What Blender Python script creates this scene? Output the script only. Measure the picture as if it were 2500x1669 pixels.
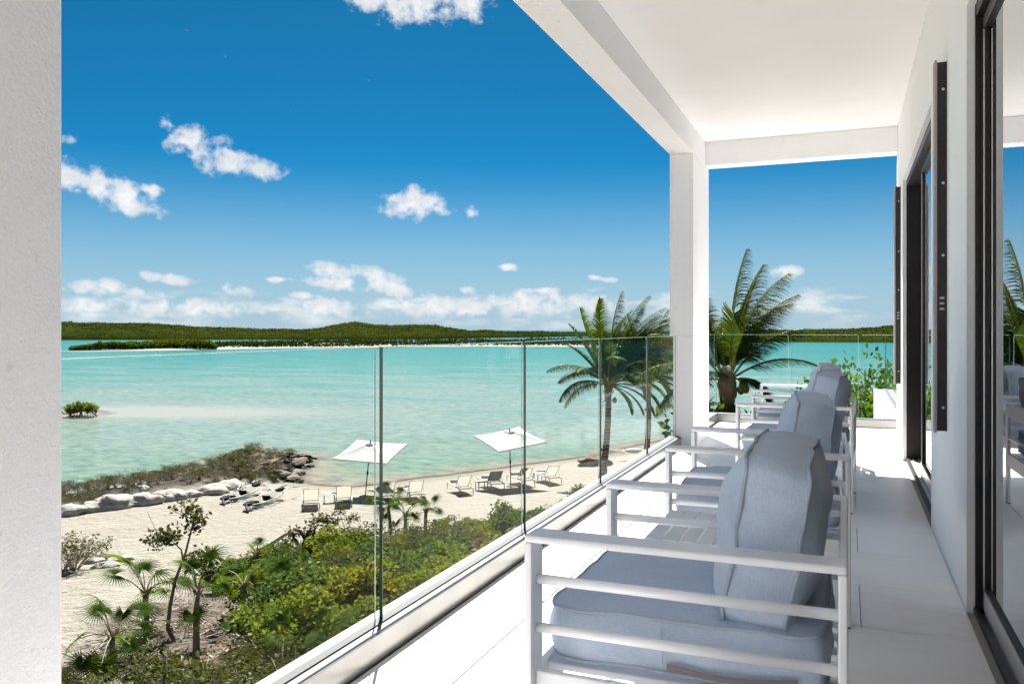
import bpy, bmesh, math, random
import numpy as np
from mathutils import Vector, Matrix, Euler
rnd = random.Random(11)
R = math.radians
for o in list(bpy.data.objects): bpy.data.objects.remove(o)
S = bpy.context.scene
C = S.collection
# ------------------------------------------------------------------ camera, sky, sun, exposure
YAW = R(22.25); FPX = 2004.0; CZ = 7.6; FZ = 6.4          # eye height, terrace floor height above the water
cam = bpy.data.cameras.new('camera'); camo = bpy.data.objects.new('camera', cam); C.objects.link(camo)
cam.sensor_width = 36; cam.lens = 36*FPX/2500; cam.shift_y = -30.5/2500
cam.clip_start = 0.05; cam.clip_end = 20000
camo.location = (0, 0, CZ); camo.rotation_euler = (R(90), 0, YAW); S.camera = camo
SUN_AZ = R(-26.5); SUN_EL = R(53)                           # azimuth from +Y towards +X
W = bpy.data.worlds.new('World'); S.world = W; W.use_nodes = True
SKY_STRENGTH = 0.05; SUN_STRENGTH = 2.2; EXPOSURE = 3.05
sun = bpy.data.lights.new('sun', 'SUN'); suno = bpy.data.objects.new('sun', sun); C.objects.link(suno)
sun.energy = SUN_STRENGTH; sun.angle = R(0.53); sun.color = (1.0, 0.955, 0.88)
sd = Vector((math.sin(SUN_AZ)*math.cos(SUN_EL), math.cos(SUN_AZ)*math.cos(SUN_EL), math.sin(SUN_EL)))
suno.rotation_euler = sd.to_track_quat('Z', 'Y').to_euler(); suno.location = (0, 0, 40)
S.view_settings.view_transform = 'Standard'; S.view_settings.look = 'None'
S.view_settings.exposure = EXPOSURE; S.view_settings.gamma = 1.0; S.view_settings.use_curve_mapping = False
S.render.engine = 'CYCLES'
S.cycles.max_bounces = 10; S.cycles.diffuse_bounces = 7; S.cycles.glossy_bounces = 4
S.cycles.transparent_max_bounces = 16; S.cycles.transmission_bounces = 6
S.cycles.caustics_reflective = False; S.cycles.caustics_refractive = False
CA, SA = math.cos(YAW), math.sin(YAW)
def ray(px, py):
    u = (px-1250)/FPX; v = (804-py)/FPX
    return Vector((-SA+u*CA, CA+u*SA, v))
def at(px, py, z):                                          # point of the sight line at a height
    r = ray(px, py); return Vector((0, 0, CZ)) + r*((z-CZ)/r.z)
def atd(px, py, d): return Vector((0, 0, CZ)) + ray(px, py)*d
def proj(p):
    f = -SA*p[0]+CA*p[1]; r = CA*p[0]+SA*p[1]
    if f < .1: return (-9999, -9999, f)
    return (1250+r/f*FPX, 804-(p[2]-CZ)/f*FPX, f)
def azel(px, py):
    r = ray(px, py); return math.atan2(r.x, r.y), math.atan2(r.z, math.hypot(r.x, r.y))

def build_world():
    nt = W.node_tree; N = nt.nodes; L = nt.links; N.clear()
    def nd(t, **k):
        n = N.new(t)
        for a, b in k.items(): setattr(n, a, b)
        return n
    def m(op, a, b=None, c=None, clamp=False):
        n = nd('ShaderNodeMath', operation=op, use_clamp=clamp)
        for i, x in enumerate((a, b, c)):
            if x is None: continue
            if isinstance(x, (int, float)): n.inputs[i].default_value = x
            else: L.new(x, n.inputs[i])
        return n.outputs[0]
    out = nd('ShaderNodeOutputWorld'); bg = nd('ShaderNodeBackground')
    sky = nd('ShaderNodeTexSky', sky_type='NISHITA', sun_disc=False)
    sky.sun_elevation = SUN_EL; sky.sun_rotation = SUN_AZ; sky.altitude = 0
    sky.air_density = 0.55; sky.dust_density = 0.2; sky.ozone_density = 5.0
    hs = nd('ShaderNodeHueSaturation'); hs.inputs['Saturation'].default_value = 1.15; hs.inputs['Value'].default_value = 0.222
    hs.inputs['Hue'].default_value = 0.5
    L.new(sky.outputs[0], hs.inputs['Color'])
    gm = nd('ShaderNodeMix', data_type='RGBA', blend_type='MULTIPLY'); gm.inputs[0].default_value = 1
    L.new(hs.outputs[0], gm.inputs[6]); gm.inputs[7].default_value = (0.13, 0.98, 0.98, 1)
    tc = nd('ShaderNodeTexCoord'); sp = nd('ShaderNodeSeparateXYZ'); L.new(tc.outputs['Generated'], sp.inputs[0])
    az = m('ARCTAN2', sp.outputs[0], sp.outputs[1]); el = m('ARCSINE', sp.outputs[2])
    cv = nd('ShaderNodeCombineXYZ'); L.new(az, cv.inputs[0]); L.new(el, cv.inputs[1])
    blobs = [  # photograph x, y, half width, half height, tilt (degrees, falling to the right positive)
        (505, 365, 95, 40, 22), (605, 398, 75, 32, 15), (450, 348, 40, 28, 0),
        (225, 450, 95, 42, 22), (320, 492, 75, 36, 24), (168, 428, 60, 34, 10),
        (1015, 503, 78, 30, 0), (1010, 476, 30, 26, 0), (1155, 524, 22, 14, 60), (960, 485, 40, 12, 10),
        (1010, 8, 120, 46, 0), (1110, 2, 110, 44, -6), (930, -6, 70, 40, 0), (1060, -60, 220, 60, 0),
        (575, 706, 46, 16, 8), (255, 700, 70, 20, 0), (340, 714, 60, 13, 8), (410, 680, 62, 14, 4),
        (805, 662, 52, 22, 14), (825, 693, 72, 17, 6), (940, 690, 78, 28, 24), (1246, 654, 27, 9, 4),
        (1145, 708, 24, 11, 0), (1925, 664, 44, 16, 0), (1465, 679, 38, 7, 8), (172, 339, 24, 14, -10),
        (1320, 742, 190, 30, 0), (1060, 748, 170, 26, 0), (430, 752, 200, 24, 0), (760, 752, 110, 24, 0), (220, 748, 110, 22, 0),
        (740, 722, 40, 9, 0), (690, 682, 30, 8, 0), (1320, 709, 40, 8, 0), (370, 466, 26, 16, 0)]
    field = None
    for (px, py, w, h, t) in blobs:
        a, e = azel(px, py)
        k = 1.0/FPX*math.cos(math.atan((px-1250)/FPX))**1.4
        mp = nd('ShaderNodeMapping', vector_type='TEXTURE')
        mp.inputs['Location'].default_value = (a, e, 0); mp.inputs['Rotation'].default_value = (0, 0, R(-t))
        mp.inputs['Scale'].default_value = (w*k*1.12, h*k*1.12, 1); L.new(cv.outputs[0], mp.inputs[0])
        dt = nd('ShaderNodeVectorMath', operation='DOT_PRODUCT'); L.new(mp.outputs[0], dt.inputs[0]); L.new(mp.outputs[0], dt.inputs[1])
        field = dt.outputs['Value'] if field is None else m('SMOOTH_MIN', field, dt.outputs['Value'], 0.35)
    body = m('SUBTRACT', 1.0, field)                        # 1 in the heart of a cloud, 0 at its rim
    body = m('MAXIMUM', body, -1.2)
    def noise(scale, detail, rough, off, sy=1.0):
        mp = nd('ShaderNodeMapping'); mp.inputs['Location'].default_value = off; mp.inputs['Scale'].default_value = (1, sy, 1)
        L.new(cv.outputs[0], mp.inputs[0])
        n = nd('ShaderNodeTexNoise'); n.inputs['Scale'].default_value = scale; n.inputs['Detail'].default_value = detail
        n.inputs['Roughness'].default_value = rough; L.new(mp.outputs[0], n.inputs['Vector']); return n.outputs['Fac']
    n1 = noise(46, 7, 0.54, (3.1, 1.7, 0)); n1b = noise(46, 3, 0.5, (3.1, 1.712, 0)); n2 = noise(150, 4, 0.5, (9.1, 4.2, 0), 1.2)
    dens = m('ADD', m('MULTIPLY', body, 0.62), m('MULTIPLY', m('SUBTRACT', n1, 0.5), 3.0))
    dens = m('ADD', dens, m('MULTIPLY', m('SUBTRACT', n2, 0.5), 0.30))
    # fair weather cumulus low over the whole horizon
    bandc = nd('ShaderNodeMapRange', interpolation_type='SMOOTHSTEP'); L.new(el, bandc.inputs[0])
    for i, v in ((1, R(1.6)), (2, R(5.0)), (3, 1.0), (4, 0.0)): bandc.inputs[i].default_value = v
    nb = noise(13, 7, 0.55, (1.3, 7.7, 0), 3.6)
    dband = m('ADD', m('MULTIPLY', m('SUBTRACT', nb, 0.475), 3.4), m('MULTIPLY', m('SUBTRACT', bandc.outputs[0], 1.0), 1.4))
    dall = m('MAXIMUM', dens, dband)
    fac = nd('ShaderNodeMapRange', interpolation_type='SMOOTHSTEP'); L.new(dall, fac.inputs[0])
    for i, v in ((1, -0.12), (2, 0.85), (3, 0.0), (4, 0.97)): fac.inputs[i].default_value = v
    up = nd('ShaderNodeMapRange'); L.new(el, up.inputs[0])
    for i, v in ((1, R(-0.5)), (2, R(1.2)), (3, 0.0), (4, 1.0)): up.inputs[i].default_value = v
    fac2 = m('MULTIPLY', fac.outputs[0], up.outputs[0])
    shade = m('ADD', 0.84, m('MULTIPLY', m('SUBTRACT', n1b, n1), 1.8), clamp=False)
    cc = nd('ShaderNodeMix', data_type='RGBA'); L.new(m('MAXIMUM', m('MINIMUM', shade, 1.0), 0.55), cc.inputs[0])
    cc.inputs[6].default_value = (1.3, 1.45, 1.58, 1); cc.inputs[7].default_value = (2.32, 2.34, 2.36, 1)
    # pale sea haze hugging the horizon
    hz = nd('ShaderNodeMapRange', interpolation_type='SMOOTHSTEP'); L.new(el, hz.inputs[0])
    for i, v in ((1, R(-1)), (2, R(12)), (3, 1.0), (4, 0.0)): hz.inputs[i].default_value = v
    hm = nd('ShaderNodeMix', data_type='RGBA'); L.new(hz.outputs[0], hm.inputs[0]); L.new(gm.outputs[2], hm.inputs[6]); hm.inputs[7].default_value = (1.05, 1.42, 1.68, 1)
    mx = nd('ShaderNodeMix', data_type='RGBA'); L.new(fac2, mx.inputs[0]); L.new(hm.outputs[2], mx.inputs[6]); L.new(cc.outputs[2], mx.inputs[7])
    L.new(mx.outputs[2], bg.inputs['Color']); bg.inputs['Strength'].default_value = SKY_STRENGTH
    L.new(bg.outputs[0], out.inputs['Surface'])
build_world()
W.cycles.sampling_method = 'MANUAL'; W.cycles.sample_map_resolution = 512

# ------------------------------------------------------------------ noise and terrain functions
def _hash(ix, iy, s):
    h = (ix.astype(np.int64)*374761393 + iy.astype(np.int64)*668265263 + s*144665) & 0x7fffffff
    h = ((h ^ (h >> 13))*1274126177) & 0x7fffffff
    return ((h ^ (h >> 16)) & 0xffff)/65535.0
def vnoise(x, y, s=0):
    x = np.asarray(x, float); y = np.asarray(y, float)
    ix = np.floor(x); iy = np.floor(y); fx = x-ix; fy = y-iy
    fx = fx*fx*(3-2*fx); fy = fy*fy*(3-2*fy)
    a = _hash(ix, iy, s); b = _hash(ix+1, iy, s); c = _hash(ix, iy+1, s); d = _hash(ix+1, iy+1, s)
    return (a+(b-a)*fx)*(1-fy)+(c+(d-c)*fx)*fy
def fbm(x, y, o=4, s=0):
    t = 0; amp = .5; 
    for i in range(o): t = t+amp*vnoise(x*2**i+i*17.3, y*2**i-i*9.1, s+i); amp *= .5
    return t/(1-.5**o)
def bumps(x, y, s=0):                                        # rounded crowns: one minus the distance to the nearest random point
    x = np.asarray(x, float); y = np.asarray(y, float); ix = np.floor(x); iy = np.floor(y); best = np.full(x.shape, 9.0)
    for i in (-1, 0, 1):
        for j in (-1, 0, 1):
            cx = ix+i+_hash(ix+i, iy+j, s); cy = iy+j+_hash(ix+i, iy+j, s+77)
            best = np.minimum(best, (x-cx)**2+(y-cy)**2)
    return np.sqrt(np.clip(1-best*1.1, 0, 1))
def sdist(x, y, poly):                                       # signed distance, positive inside
    x = np.asarray(x, float); y = np.asarray(y, float); P = np.array(poly, float); best = np.full(x.shape, 1e9); ins = np.zeros(x.shape, bool)
    for i in range(len(P)):
        ax, ay = P[i]; bx, by = P[(i+1) % len(P)]; dx, dy = bx-ax, by-ay
        t = np.clip(((x-ax)*dx+(y-ay)*dy)/(dx*dx+dy*dy), 0, 1)
        best = np.minimum(best, (x-ax-t*dx)**2+(y-ay-t*dy)**2)
        c = (ay > y) != (by > y); 
        if abs(dy) > 1e-9: ins ^= c & (x < dx*(y-ay)/dy+ax)
    return np.where(ins, 1, -1)*np.sqrt(best)
LAND = [(-60,-60),(-56,-5),(-42,13),(-32.8,24.6),(-31.0,28.8),(-32.3,34),(-32.8,39.4),(-30.8,40.6),(-29.3,40),(-27.4,37),(-25.8,34.3),(-24.3,33.4),(-22.3,33.7),(-20.8,35.3),
        (-19.6,37.5),(-18.2,39.9),(-16.8,42.6),(-15.1,45.4),(-13.5,48),(-12.5,53),(-11,57.5),(-6,60),(2,58),(12,50),(30,45),(70,40),(70,-60)]
SPIT = [(-33,12),(-29,19),(-27.6,22.2),(-26.4,25.6),(-25.4,28.6),(-25.5,31),(-25.8,33.6),(-27.6,36.6),(-29.5,39.4),(-31.5,40.4),(-32.7,38.6),(-32.1,33.5),(-30.8,28.6),(-32.9,24.2),(-44,10),(-40,4)]
def smooth(a, b, x):
    t = np.clip((x-a)/(b-a), 0, 1); return t*t*(3-2*t)
def spit_mask(x, y): return smooth(-.3, 1.6, sdist(x, y, SPIT)+(fbm(np.asarray(x)*.9, np.asarray(y)*.9, 3, 5)-.5)*1.2)
def tz(x, y):
    x = np.asarray(x, float); y = np.asarray(y, float)
    s = sdist(x, y, LAND)+(fbm(x*.35, y*.35, 3, 1)-.5)*1.0
    z = np.interp(s, [-60,-20,-6,-2,0,2,6,12,18,24,32,45], [-3.0,-2.2,-.9,-.3,0,.24,.75,1.15,1.6,2.2,2.9,3.5])
    m = spit_mask(x, y)
    z = z+m*(.20+.5*(fbm(x*.55, y*.55, 4, 3)-.4)*1.0+.18*bumps(x*.9, y*.9, 4)*np.clip(s, 0, 1))
    d2 = ((x+68)/11)**2+((y-53.5)/5.5)**2                      # bank of sand just awash, far left
    z = np.where(d2 < 4, np.maximum(z, .12-.45*d2), z)
    return z
def tz1(x, y): return float(tz(np.array([x]), np.array([y]))[0])
def hit(px, py, up=0.0):                                     # where a sight line meets the ground (raised by up)
    r = ray(px, py); lo = 4.0
    ds = np.arange(6, 90, .1); X = r.x*ds; Y = r.y*ds; Z = CZ+r.z*ds
    g = tz(X, Y)+up; k = np.argmax(Z <= g)
    return Vector((X[k], Y[k], g[k]-up))
SOIL = []
for (x, y) in [(20,1568),(140,1490),(215,1425),(300,1380),(400,1345),(500,1300),(600,1265),(690,1235),(800,1235),(900,1222),(1010,1195),(1120,1178),(1230,1160),(1300,1150)]:
    p = hit(x*1.0643, (y+26)*1.0643); SOIL.append((p.x, p.y))
SOIL += [(-6,34),(6,40),(60,36),(60,-50),(-30,-50)]
def soil_mask(x, y): return smooth(-.35, .45, sdist(x, y, SOIL)+(fbm(np.asarray(x)*1.1, np.asarray(y)*1.1, 3, 9)-.5)*2.0)

# ------------------------------------------------------------------ material helpers
def new_mat(name):
    m = bpy.data.materials.new(name); m.use_nodes = True
    return m, m.node_tree, m.node_tree.nodes.get('Principled BSDF')
def lk(nt, a, b): nt.links.new(a, b)
def ramp(nt, stops, interp='LINEAR'):
    n = nt.nodes.new('ShaderNodeValToRGB'); e = n.color_ramp.elements; n.color_ramp.interpolation = interp
    while len(e) < len(stops): e.new(.5)
    for el, (p, c) in zip(e, stops): el.position = p; el.color = (*c, 1)
    return n
def noise_n(nt, scale, detail=4, rough=.55, coord='Object', mapping=None):
    tc = nt.nodes.new('ShaderNodeTexCoord'); n = nt.nodes.new('ShaderNodeTexNoise')
    n.inputs['Scale'].default_value = scale; n.inputs['Detail'].default_value = detail; n.inputs['Roughness'].default_value = rough
    src = tc.outputs[coord]
    if mapping:
        mp = nt.nodes.new('ShaderNodeMapping'); mp.inputs['Scale'].default_value = mapping; lk(nt, src, mp.inputs[0]); src = mp.outputs[0]
    lk(nt, src, n.inputs['Vector']); return n
OUTK = 0.80                                                  # overall reflectance of everything out in the open, to suit the exposure
def dim(nt, sock, k=None):
    x = nt.nodes.new('ShaderNodeMix'); x.data_type = 'RGBA'; x.blend_type = 'MULTIPLY'; x.inputs[0].default_value = 1; lk(nt, sock, x.inputs[6]); k = k or OUTK; x.inputs[7].default_value = (k, k, k, 1); return x.outputs[2]
def bump(nt, b, src, strength, dist=.01, chain=None):
    n = nt.nodes.new('ShaderNodeBump'); n.inputs['Strength'].default_value = strength; n.inputs['Distance'].default_value = dist
    lk(nt, src, n.inputs['Height'])
    if chain: lk(nt, chain.outputs[0], n.inputs['Normal'])
    if b: lk(nt, n.outputs[0], b.inputs['Normal'])
    return n
def simple(name, c1, c2=None, rough=.6, scale=6, metal=0, bumpk=0, bscale=80, spec=.5, bdist=.004):
    m, nt, b = new_mat(name); b.inputs['Roughness'].default_value = rough; b.inputs['Metallic'].default_value = metal
    b.inputs['Specular IOR Level'].default_value = spec
    if c2:
        n = noise_n(nt, scale, 6, .6); r = ramp(nt, [(.3, c1), (.7, c2)]); lk(nt, n.outputs['Fac'], r.inputs[0]); lk(nt, r.outputs[0], b.inputs['Base Color'])
    else: b.inputs['Base Color'].default_value = (*c1, 1)
    if bumpk:
        n = noise_n(nt, bscale, 5, .6); bump(nt, b, n.outputs['Fac'], bumpk, bdist)
    return m
M = {}
def stucco(name, c, grain, k, stain=.06, bd=.006, spots=.35):
    m, nt, b = new_mat(name); b.inputs['Roughness'].default_value = .88; b.inputs['Specular IOR Level'].default_value = .25
    n = noise_n(nt, 1.3, 6, .65); d = tuple(v*(1-stain) for v in c); r = ramp(nt, [(.3, d), (.62, c)])
    lk(nt, n.outputs['Fac'], r.inputs[0])
    v = noise_n(nt, 19, 3, .5); r2 = ramp(nt, [(.70, (1, 1, 1)), (.73, (.70, .66, .62))]); lk(nt, v.outputs['Fac'], r2.inputs[0])
    mx = nt.nodes.new('ShaderNodeMix'); mx.data_type = 'RGBA'; mx.blend_type = 'MULTIPLY'; mx.inputs[0].default_value = spots
    lk(nt, r.outputs[0], mx.inputs[6]); lk(nt, r2.outputs[0], mx.inputs[7]); lk(nt, mx.outputs[2], b.inputs['Base Color'])
    g = noise_n(nt, grain, 4, .6); h = noise_n(nt, grain*.22, 3, .5)
    b1 = bump(nt, None, h.outputs['Fac'], k*.4, bd*2); bump(nt, b, g.outputs['Fac'], k, bd, b1); return m
M['stucco'] = stucco('white_stucco', (.872, .874, .890), 150, .6, .04, .004)
M['ceiling'] = stucco('ceiling_plaster', (.87, .855, .85), 60, .12, .03, .006, 0.0)
M['metal_satin'] = simple('satin_aluminium', (.30, .29, .28), (.25, .243, .236), .28, 5, .9, .03, 40)
M['channel'] = simple('aluminium_channel', (.15, .165, .19), (.11, .124, .145), .45, 14, .7, .05, 90)
M['rubber'] = simple('black_rubber', (.012, .012, .013), None, .55)
M['bronze'] = simple('dark_bronze_aluminium', (.020, .017, .017), (.028, .024, .023), .42, 9, .35, .02, 200)
M['taupe'] = simple('taupe_aluminium', (.30, .26, .25), (.36, .31, .30), .45, 6, .2)
M['silver'] = simple('silver_aluminium', (.62, .60, .59), (.55, .53, .52), .35, 12, .75)
M['frame'] = simple('powder_coated_aluminium', (.79, .80, .825), (.82, .83, .85), .42, 20, .0, .02, 300, .45)
M['plastic_foot'] = simple('dark_plastic', (.03, .03, .035), None, .6)
M['white_paint'] = simple('white_painted_metal', (.46, .45, .43), (.42, .41, .39), .45, 8)
M['black'] = simple('black_matt_plastic', (.005, .006, .007), (.008, .009, .010), .55, 30, 0, 0, 80, .15)
M['black_fab'] = simple('black_nylon', (.004, .0055, .007), (.007, .009, .011), .8, 25, 0, .2, 120, .08)
M['sling'] = None
def fabric():
    m, nt, b = new_mat('grey_blue_woven_fabric'); b.inputs['Roughness'].default_value = .95; b.inputs['Specular IOR Level'].default_value = .15
    b.inputs['Sheen Weight'].default_value = .25
    a = noise_n(nt, 3, 3, .5); w = noise_n(nt, 420, 2, .6, mapping=(1, .22, 1)); w2 = noise_n(nt, 420, 2, .6, mapping=(.22, 1, 1))
    r = ramp(nt, [(.25, (.435, .515, .645)), (.75, (.525, .605, .73))]); lk(nt, a.outputs['Fac'], r.inputs[0])
    ad = nt.nodes.new('ShaderNodeMath'); ad.operation = 'ADD'; lk(nt, w.outputs['Fac'], ad.inputs[0]); lk(nt, w2.outputs['Fac'], ad.inputs[1])
    r2 = ramp(nt, [(.3, (.80, .80, .81)), (.7, (1.14, 1.14, 1.13))]); 
    hf = nt.nodes.new('ShaderNodeMath'); hf.operation = 'MULTIPLY'; hf.inputs[1].default_value = .5; lk(nt, ad.outputs[0], hf.inputs[0]); lk(nt, hf.outputs[0], r2.inputs[0])
    mx = nt.nodes.new('ShaderNodeMix'); mx.data_type = 'RGBA'; mx.blend_type = 'MULTIPLY'; mx.inputs[0].default_value = 1
    lk(nt, r.outputs[0], mx.inputs[6]); lk(nt, r2.outputs[0], mx.inputs[7]); lk(nt, mx.outputs[2], b.inputs['Base Color'])
    s1 = noise_n(nt, 11, 4, .55, mapping=(1, 2.2, 1)); b1 = bump(nt, None, s1.outputs['Fac'], .16, .03)
    bump(nt, b, hf.outputs[0], .35, .0012, b1); return m
M['fabric'] = fabric()
M['piping'] = simple('piping_cord', (.36, .41, .50), (.43, .48, .56), .9, 60, 0, .3, 300)
M['zip'] = simple('zip_tape', (.17, .145, .145), (.21, .18, .18), .8, 90)
def sling():
    m, nt, b = new_mat('cream_mesh_sling'); o = nt.nodes['Material Output']
    w = noise_n(nt, 160, 2, .5); r = ramp(nt, [(.3, (.34, .315, .26)), (.7, (.41, .385, .33))]); lk(nt, w.outputs['Fac'], r.inputs[0]); lk(nt, r.outputs[0], b.inputs['Base Color'])
    b.inputs['Roughness'].default_value = .8; t = nt.nodes.new('ShaderNodeBsdfTranslucent'); lk(nt, r.outputs[0], t.inputs[0])
    mx = nt.nodes.new('ShaderNodeMixShader'); mx.inputs[0].default_value = .45; lk(nt, b.outputs[0], mx.inputs[1]); lk(nt, t.outputs[0], mx.inputs[2]); lk(nt, mx.outputs[0], o.inputs[0]); return m
M['sling'] = sling()
def canvas():
    m, nt, b = new_mat('white_parasol_canvas'); o = nt.nodes['Material Output']
    n = noise_n(nt, 3, 4, .5); r = ramp(nt, [(.3, (.58, .58, .575)), (.7, (.52, .52, .515))]); lk(nt, n.outputs['Fac'], r.inputs[0]); lk(nt, r.outputs[0], b.inputs['Base Color'])
    b.inputs['Roughness'].default_value = .85; b.inputs['Specular IOR Level'].default_value = .15
    t = nt.nodes.new('ShaderNodeBsdfTranslucent'); t.inputs[0].default_value = (.5, .5, .48, 1); mx = nt.nodes.new('ShaderNodeMixShader'); mx.inputs[0].default_value = .22
    bump(nt, b, n.outputs['Fac'], .22, .08)
    lk(nt, b.outputs[0], mx.inputs[1]); lk(nt, t.outputs[0], mx.inputs[2]); lk(nt, mx.outputs[0], o.inputs[0]); return m
M['canvas'] = canvas()
def glass(name, tint, refl, rough=0.0, f0=1.45):
    m, nt, b = new_mat(name); o = nt.nodes['Material Output']; nt.nodes.remove(b)
    t = nt.nodes.new('ShaderNodeBsdfTransparent'); t.inputs[0].default_value = (*tint, 1)
    g = nt.nodes.new('ShaderNodeBsdfGlossy'); g.inputs['Roughness'].default_value = rough; g.inputs[0].default_value = (.95, .97, .98, 1)
    lw = nt.nodes.new('ShaderNodeLayerWeight'); lw.inputs[0].default_value = .5
    pw = nt.nodes.new('ShaderNodeMath'); pw.operation = 'POWER'; lk(nt, lw.outputs['Facing'], pw.inputs[0]); pw.inputs[1].default_value = 5.0
    mm = nt.nodes.new('ShaderNodeMath'); mm.operation = 'MULTIPLY_ADD'; lk(nt, pw.outputs[0], mm.inputs[0]); mm.inputs[1].default_value = f0; mm.inputs[2].default_value = refl; mm.use_clamp = True
    mx = nt.nodes.new('ShaderNodeMixShader'); lk(nt, mm.outputs[0], mx.inputs[0]); lk(nt, t.outputs[0], mx.inputs[1]); lk(nt, g.outputs[0], mx.inputs[2]); lk(nt, mx.outputs[0], o.inputs[0]); return m
M['glass'] = glass('clear_railing_glass', (.965, .98, .974), .0, 0, .10)
M['door_glass'] = glass('tinted_door_glass', (.25, .27, .28), .66, 0, .4)
M['poly'] = glass('clear_polycarbonate', (.90, .91, .90), .05, .06, .6)
M['glass_edge'] = simple('green_glass_edge', (.006, .030, .026), (.010, .045, .038), .12, 3)
M['glass_end'] = simple('glass_far_edge', (.30, .38, .36), (.36, .44, .42), .2, 3)
M['glass_top'] = simple('polished_glass_rim', (.45, .58, .55), None, .2)
def tile():
    m, nt, b = new_mat('pale_porcelain_tile'); b.inputs['Roughness'].default_value = .42; b.inputs['Specular IOR Level'].default_value = .4
    n = noise_n(nt, 2.2, 6, .65, mapping=(1, 5.5, 1)); oi = nt.nodes.new('ShaderNodeObjectInfo')
    ad = nt.nodes.new('ShaderNodeMath'); ad.operation = 'MULTIPLY_ADD'; lk(nt, oi.outputs['Random'], ad.inputs[0]); ad.inputs[1].default_value = .12; lk(nt, n.outputs['Fac'], ad.inputs[2])
    r = ramp(nt, [(.3, (.71, .685, .68)), (.52, (.80, .785, .785)), (.8, (.835, .825, .825))]); lk(nt, ad.outputs[0], r.inputs[0]); lk(nt, r.outputs[0], b.inputs['Base Color'])
    g = noise_n(nt, 1.7, 4, .6); rr = ramp(nt, [(.3, (.36,)*3), (.7, (.5,)*3)]); lk(nt, g.outputs['Fac'], rr.inputs[0]); lk(nt, rr.outputs[0], b.inputs['Roughness']); return m
M['tile'] = tile()
M['grout'] = simple('grout', (.30, .285, .275), None, .9)
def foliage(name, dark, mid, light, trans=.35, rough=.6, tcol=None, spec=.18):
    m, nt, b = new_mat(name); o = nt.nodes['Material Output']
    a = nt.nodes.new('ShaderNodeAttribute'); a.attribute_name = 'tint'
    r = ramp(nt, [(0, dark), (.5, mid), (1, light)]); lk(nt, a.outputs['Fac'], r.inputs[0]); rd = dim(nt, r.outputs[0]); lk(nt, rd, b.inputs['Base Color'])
    b.inputs['Roughness'].default_value = rough; b.inputs['Specular IOR Level'].default_value = spec
    t = nt.nodes.new('ShaderNodeBsdfTranslucent')
    gm = nt.nodes.new('ShaderNodeMix'); gm.data_type = 'RGBA'; gm.blend_type = 'MULTIPLY'; gm.inputs[0].default_value = 1; lk(nt, rd, gm.inputs[6]); gm.inputs[7].default_value = (*(tcol or (1.9, 1.7, .7)), 1)
    lk(nt, gm.outputs[2], t.inputs[0])
    mx = nt.nodes.new('ShaderNodeMixShader'); mx.inputs[0].default_value = trans; lk(nt, b.outputs[0], mx.inputs[1]); lk(nt, t.outputs[0], mx.inputs[2]); lk(nt, mx.outputs[0], o.inputs[0]); return m
M['leaf_bright'] = foliage('bright_shrub_leaf', (0.0298, 0.0553, 0.0085), (0.0850, 0.1318, 0.0153), (0.1785, 0.1997, 0.0255), .42)
M['leaf_olive'] = foliage('olive_shrub_leaf', (0.0255, 0.0306, 0.0102), (0.0612, 0.0723, 0.0221), (0.1062, 0.1190, 0.0382), .3)
M['leaf_green'] = foliage('green_shrub_leaf', (0.0187, 0.0408, 0.0102), (0.0510, 0.0935, 0.0187), (0.1020, 0.1573, 0.0298), .36)
M['leaf_grey'] = foliage('grey_green_leaf', (0.0336, 0.0315, 0.0154), (0.0665, 0.0665, 0.0315), (0.1050, 0.1015, 0.0525), .25)
M['leaf_glossy'] = foliage('glossy_round_leaf', (0.0198, 0.0495, 0.0090), (0.0540, 0.1215, 0.0162), (0.1170, 0.1890, 0.0270), .35, .32)
M['leaf_yellow'] = foliage('yellow_green_leaf', (0.0496, 0.0744, 0.0074), (0.1178, 0.1364, 0.0124), (0.1984, 0.1860, 0.0186), .45)
M['fan'] = foliage('fan_palm_blade', (.018, .044, .007), (.060, .115, .014), (.21, .19, .03), .5, .8, None, .05)
M['frond'] = foliage('coconut_leaflet', (.016, .042, .007), (.055, .102, .014), (.17, .17, .022), .31, .8, None, .05)
M['rachis'] = simple('yellow_frond_stalk', (.26, .24, .04), (.17, .19, .035), .5, 3)
M['bark'] = simple('grey_brown_bark', (.10, .080, .062), (.19, .16, .13), .9, 12, 0, .8, 40, .3, .02)
M['bark_dark'] = simple('dark_weathered_wood', (.035, .028, .024), (.085, .068, .055), .9, 14, 0, .8, 40, .3, .02)
M['deadwood'] = simple('bleached_dead_wood', (.22, .19, .165), (.36, .32, .28), .9, 20, 0, .5, 60)
M['dry'] = simple('dry_palm_fibre', (.22, .15, .095), (.34, .26, .18), .9, 8, 0, .6, 30, .3, .02)
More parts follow.
